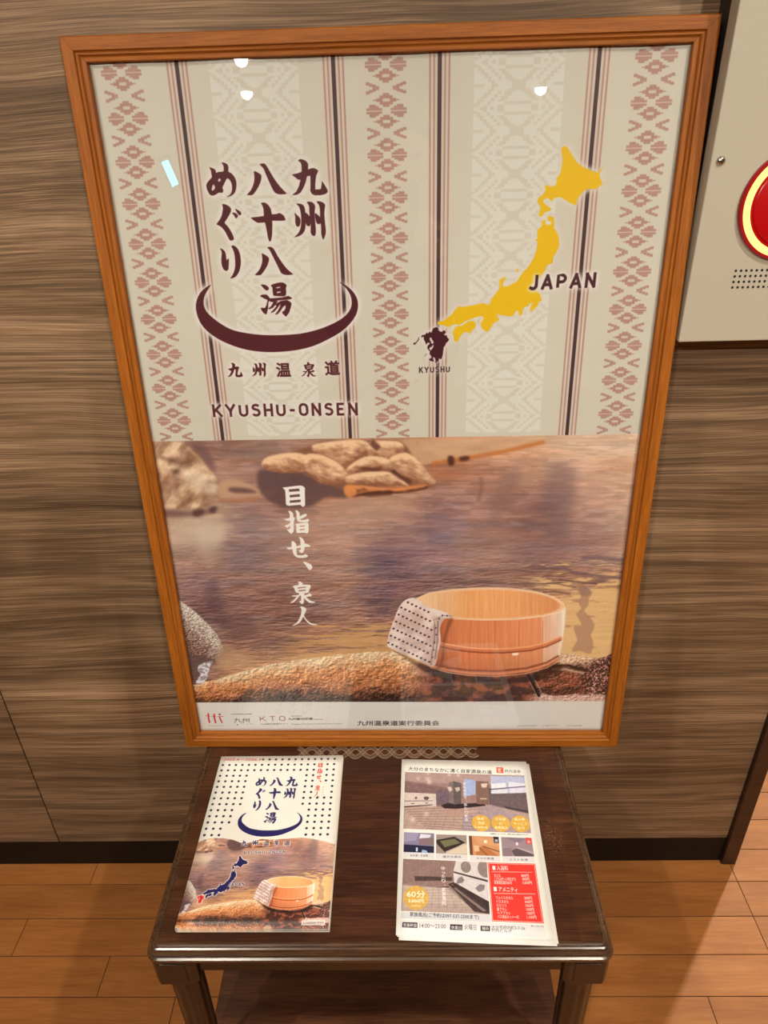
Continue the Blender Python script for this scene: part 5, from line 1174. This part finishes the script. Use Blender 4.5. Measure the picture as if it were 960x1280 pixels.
pe = tag(empty('person', (CX, CY, 0)), 'person in dark jacket and trousers holding up a phone to take the picture', 'person')
hands = {}
# phone plate just behind the lens
Rp = np.array([RT, UP, -FW]).T                        # camera axes as columns
pc_ = CAM - UP * .058 - FW * .010
MPh = Matrix.Identity(4)
for i in range(3):
    for j in range(3): MPh[i][j] = Rp[i][j]
    MPh[i][3] = pc_[i]
ph_o = tag(boxo('phone', (-.037, .037, -.078, .078, -.004, .004), m_phone, bevel=.003), 'black phone held up in front of the person', 'phone'); ph_o.matrix_world = MPh
def loc(v): return (v[0] - CX, v[1] - CY, v[2])
body, be = [], []
def bv(x, y, z, *r): body.append((x, y, z) + r); return len(body) - 1
pel = bv(0, 0, .92, .12, .09); wst = bv(0, .005, 1.06, .115, .085); chs = bv(0, .0, 1.24, .13, .095); shc = bv(0, -.01, 1.37, .085, .07); nk = bv(0, .0, 1.43, .05); nk2 = bv(0, .02, 1.475, .048); hd1 = bv(0, .04, 1.53, .072, .082); hd2 = bv(0, .045, 1.60, .078, .092); hd3 = bv(0, .04, 1.655, .055, .065)
be += [(pel, wst), (wst, chs), (chs, shc), (shc, nk), (nk, nk2), (nk2, hd1), (hd1, hd2), (hd2, hd3)]
for s in (-1, 1):
    h_ = bv(s * .095, 0, .86, .085, .08); kn_ = bv(s * .12, .01, .47, .055); an = bv(s * .135, -.02, .09, .036); be += [(pel, h_), (h_, kn_), (kn_, an)]
    ft = bv(s * .15, .12, .035, .035, .028); be.append((an, ft))
    sh_i = bv(s * .165, -.01, 1.36, .055); el = bv(s * .215, .06, 1.10, .042)
    wr_p = loc(CAM - UP * .135 + RT * s * .062 - FW * .035); wr_i = bv(wr_p[0], wr_p[1], wr_p[2], .026, .024)
    pm_p = loc(CAM - UP * .105 + RT * s * .050 - FW * .020); pm_i = bv(pm_p[0], pm_p[1], pm_p[2], .030, .020)
    be += [(shc, sh_i), (sh_i, el), (el, wr_i), (wr_i, pm_i)]
    for k, (dn, ln_) in enumerate(((-.085, .030), (-.103, .034), (-.121, .032), (-.137, .026))):     # fingers close over the back of the phone's edge
        a = loc(CAM + UP * dn + RT * s * .050 - FW * .012); b = loc(CAM + UP * (dn + .002) + RT * s * .044 + FW * .001); c = loc(CAM + UP * (dn + .003) + RT * s * (.044 - ln_ * .55) + FW * .004)
        fv = [a + (.0095,), b + (.0085,), c + (.0070,)]
        skin('finger', fv, [(0, 1), (1, 2)], m_skin, pe, 0, 1)
    a = loc(CAM - UP * .112 + RT * s * .048 - FW * .022); b = loc(CAM - UP * .092 + RT * s * .036 - FW * .026); c = loc(CAM - UP * .078 + RT * s * .022 - FW * .024)
    skin('thumb', [a + (.0115,), b + (.010,), c + (.0080,)], [(0, 1), (1, 2)], m_skin, pe, 0, 1)
skin('body', body, be, m_skin, pe, pel)
# clothing a little outside the body
def grow(ids, g): return [(body[i][0], body[i][1], body[i][2]) + tuple(r + g for r in (body[i][3:] * 2)[:2]) for i in ids]
jk = grow([pel, wst, chs, shc], .020); jk[0] = (0, 0, .95, .150, .118); je = [(0, 1), (1, 2), (2, 3)]; jk.append((0, 0, .82, .158, .125)); je.append((0, 4))
for s in (0, 1):
    b0_ = 9 + s * 14 if False else None
def near_idx(x, y, z): return min(range(len(body)), key=lambda i: (body[i][0] - x) ** 2 + (body[i][1] - y) ** 2 + (body[i][2] - z) ** 2)
for s in (-1, 1):
    a, b = near_idx(s * .165, -.01, 1.36), near_idx(s * .215, .06, 1.10); wv_ = loc(CAM - UP * .135 + RT * s * .062 - FW * .035); w_3 = tuple(body[b][k] * .12 + wv_[k] * .88 for k in range(3))
    n0 = len(jk); jk += grow([a, b], .014) + [w_3 + (.038, .036)]; je += [(3, n0), (n0, n0 + 1), (n0 + 1, n0 + 2)]
skin('jacket', jk, je, m_cloth, pe, 0)
tr_ = [(0, 0, .90, .120, .095), (0, 0, 1.02, .118, .092)]; te = [(0, 1)]
for s in (-1, 1):
    n0 = len(tr_); tr_ += [(s * .095, 0, .86, .10, .095), (s * .12, .01, .47, .078), (s * .135, -.015, .10, .064)]; te += [(0, n0), (n0, n0 + 1), (n0 + 1, n0 + 2)]
skin('trousers', tr_, te, m_trous, pe, 0)
for s in (-1, 1): skin('shoe', [(s * .135, -.055, .045, .042, .038), (s * .142, .05, .040, .045, .034), (s * .152, .165, .032, .038, .026)], [(0, 1), (1, 2)], m_shoe, pe, 0)
skin('hair', [(0, -.015, 1.50, .062, .055), (0, -.005, 1.585, .088, .088), (0, .020, 1.655, .092, .092), (0, .075, 1.685, .060, .048)], [(0, 1), (1, 2), (2, 3)], m_hair, pe, 0)
for s in (-1, 1):
    bm = bmesh.new(); disc(bm, (s * .031, .122, 1.585), .008, (0, 1, 0), .008, 12, [(.009, 0), (.008, .006), (.003, .009)]); link('eye', bm, m_hair, pe, smooth=True)
skin('nose', [(0, .118, 1.58, .008, .008), (0, .140, 1.553, .012, .011)], [(0, 1)], m_skin, pe, 0, 1)
bm = bmesh.new(); box(bm, -.022, .022, .108, .124, 1.517, 1.523); link('mouth', bm, plain('lips', (150, 88, 80), .5), pe, bevel=.003)
for s in (-1, 1): skin('ear', [(s * .080, .03, 1.585, .012, .010), (s * .083, .03, 1.555, .009, .008)], [(0, 1)], m_skin, pe, 0, 1)
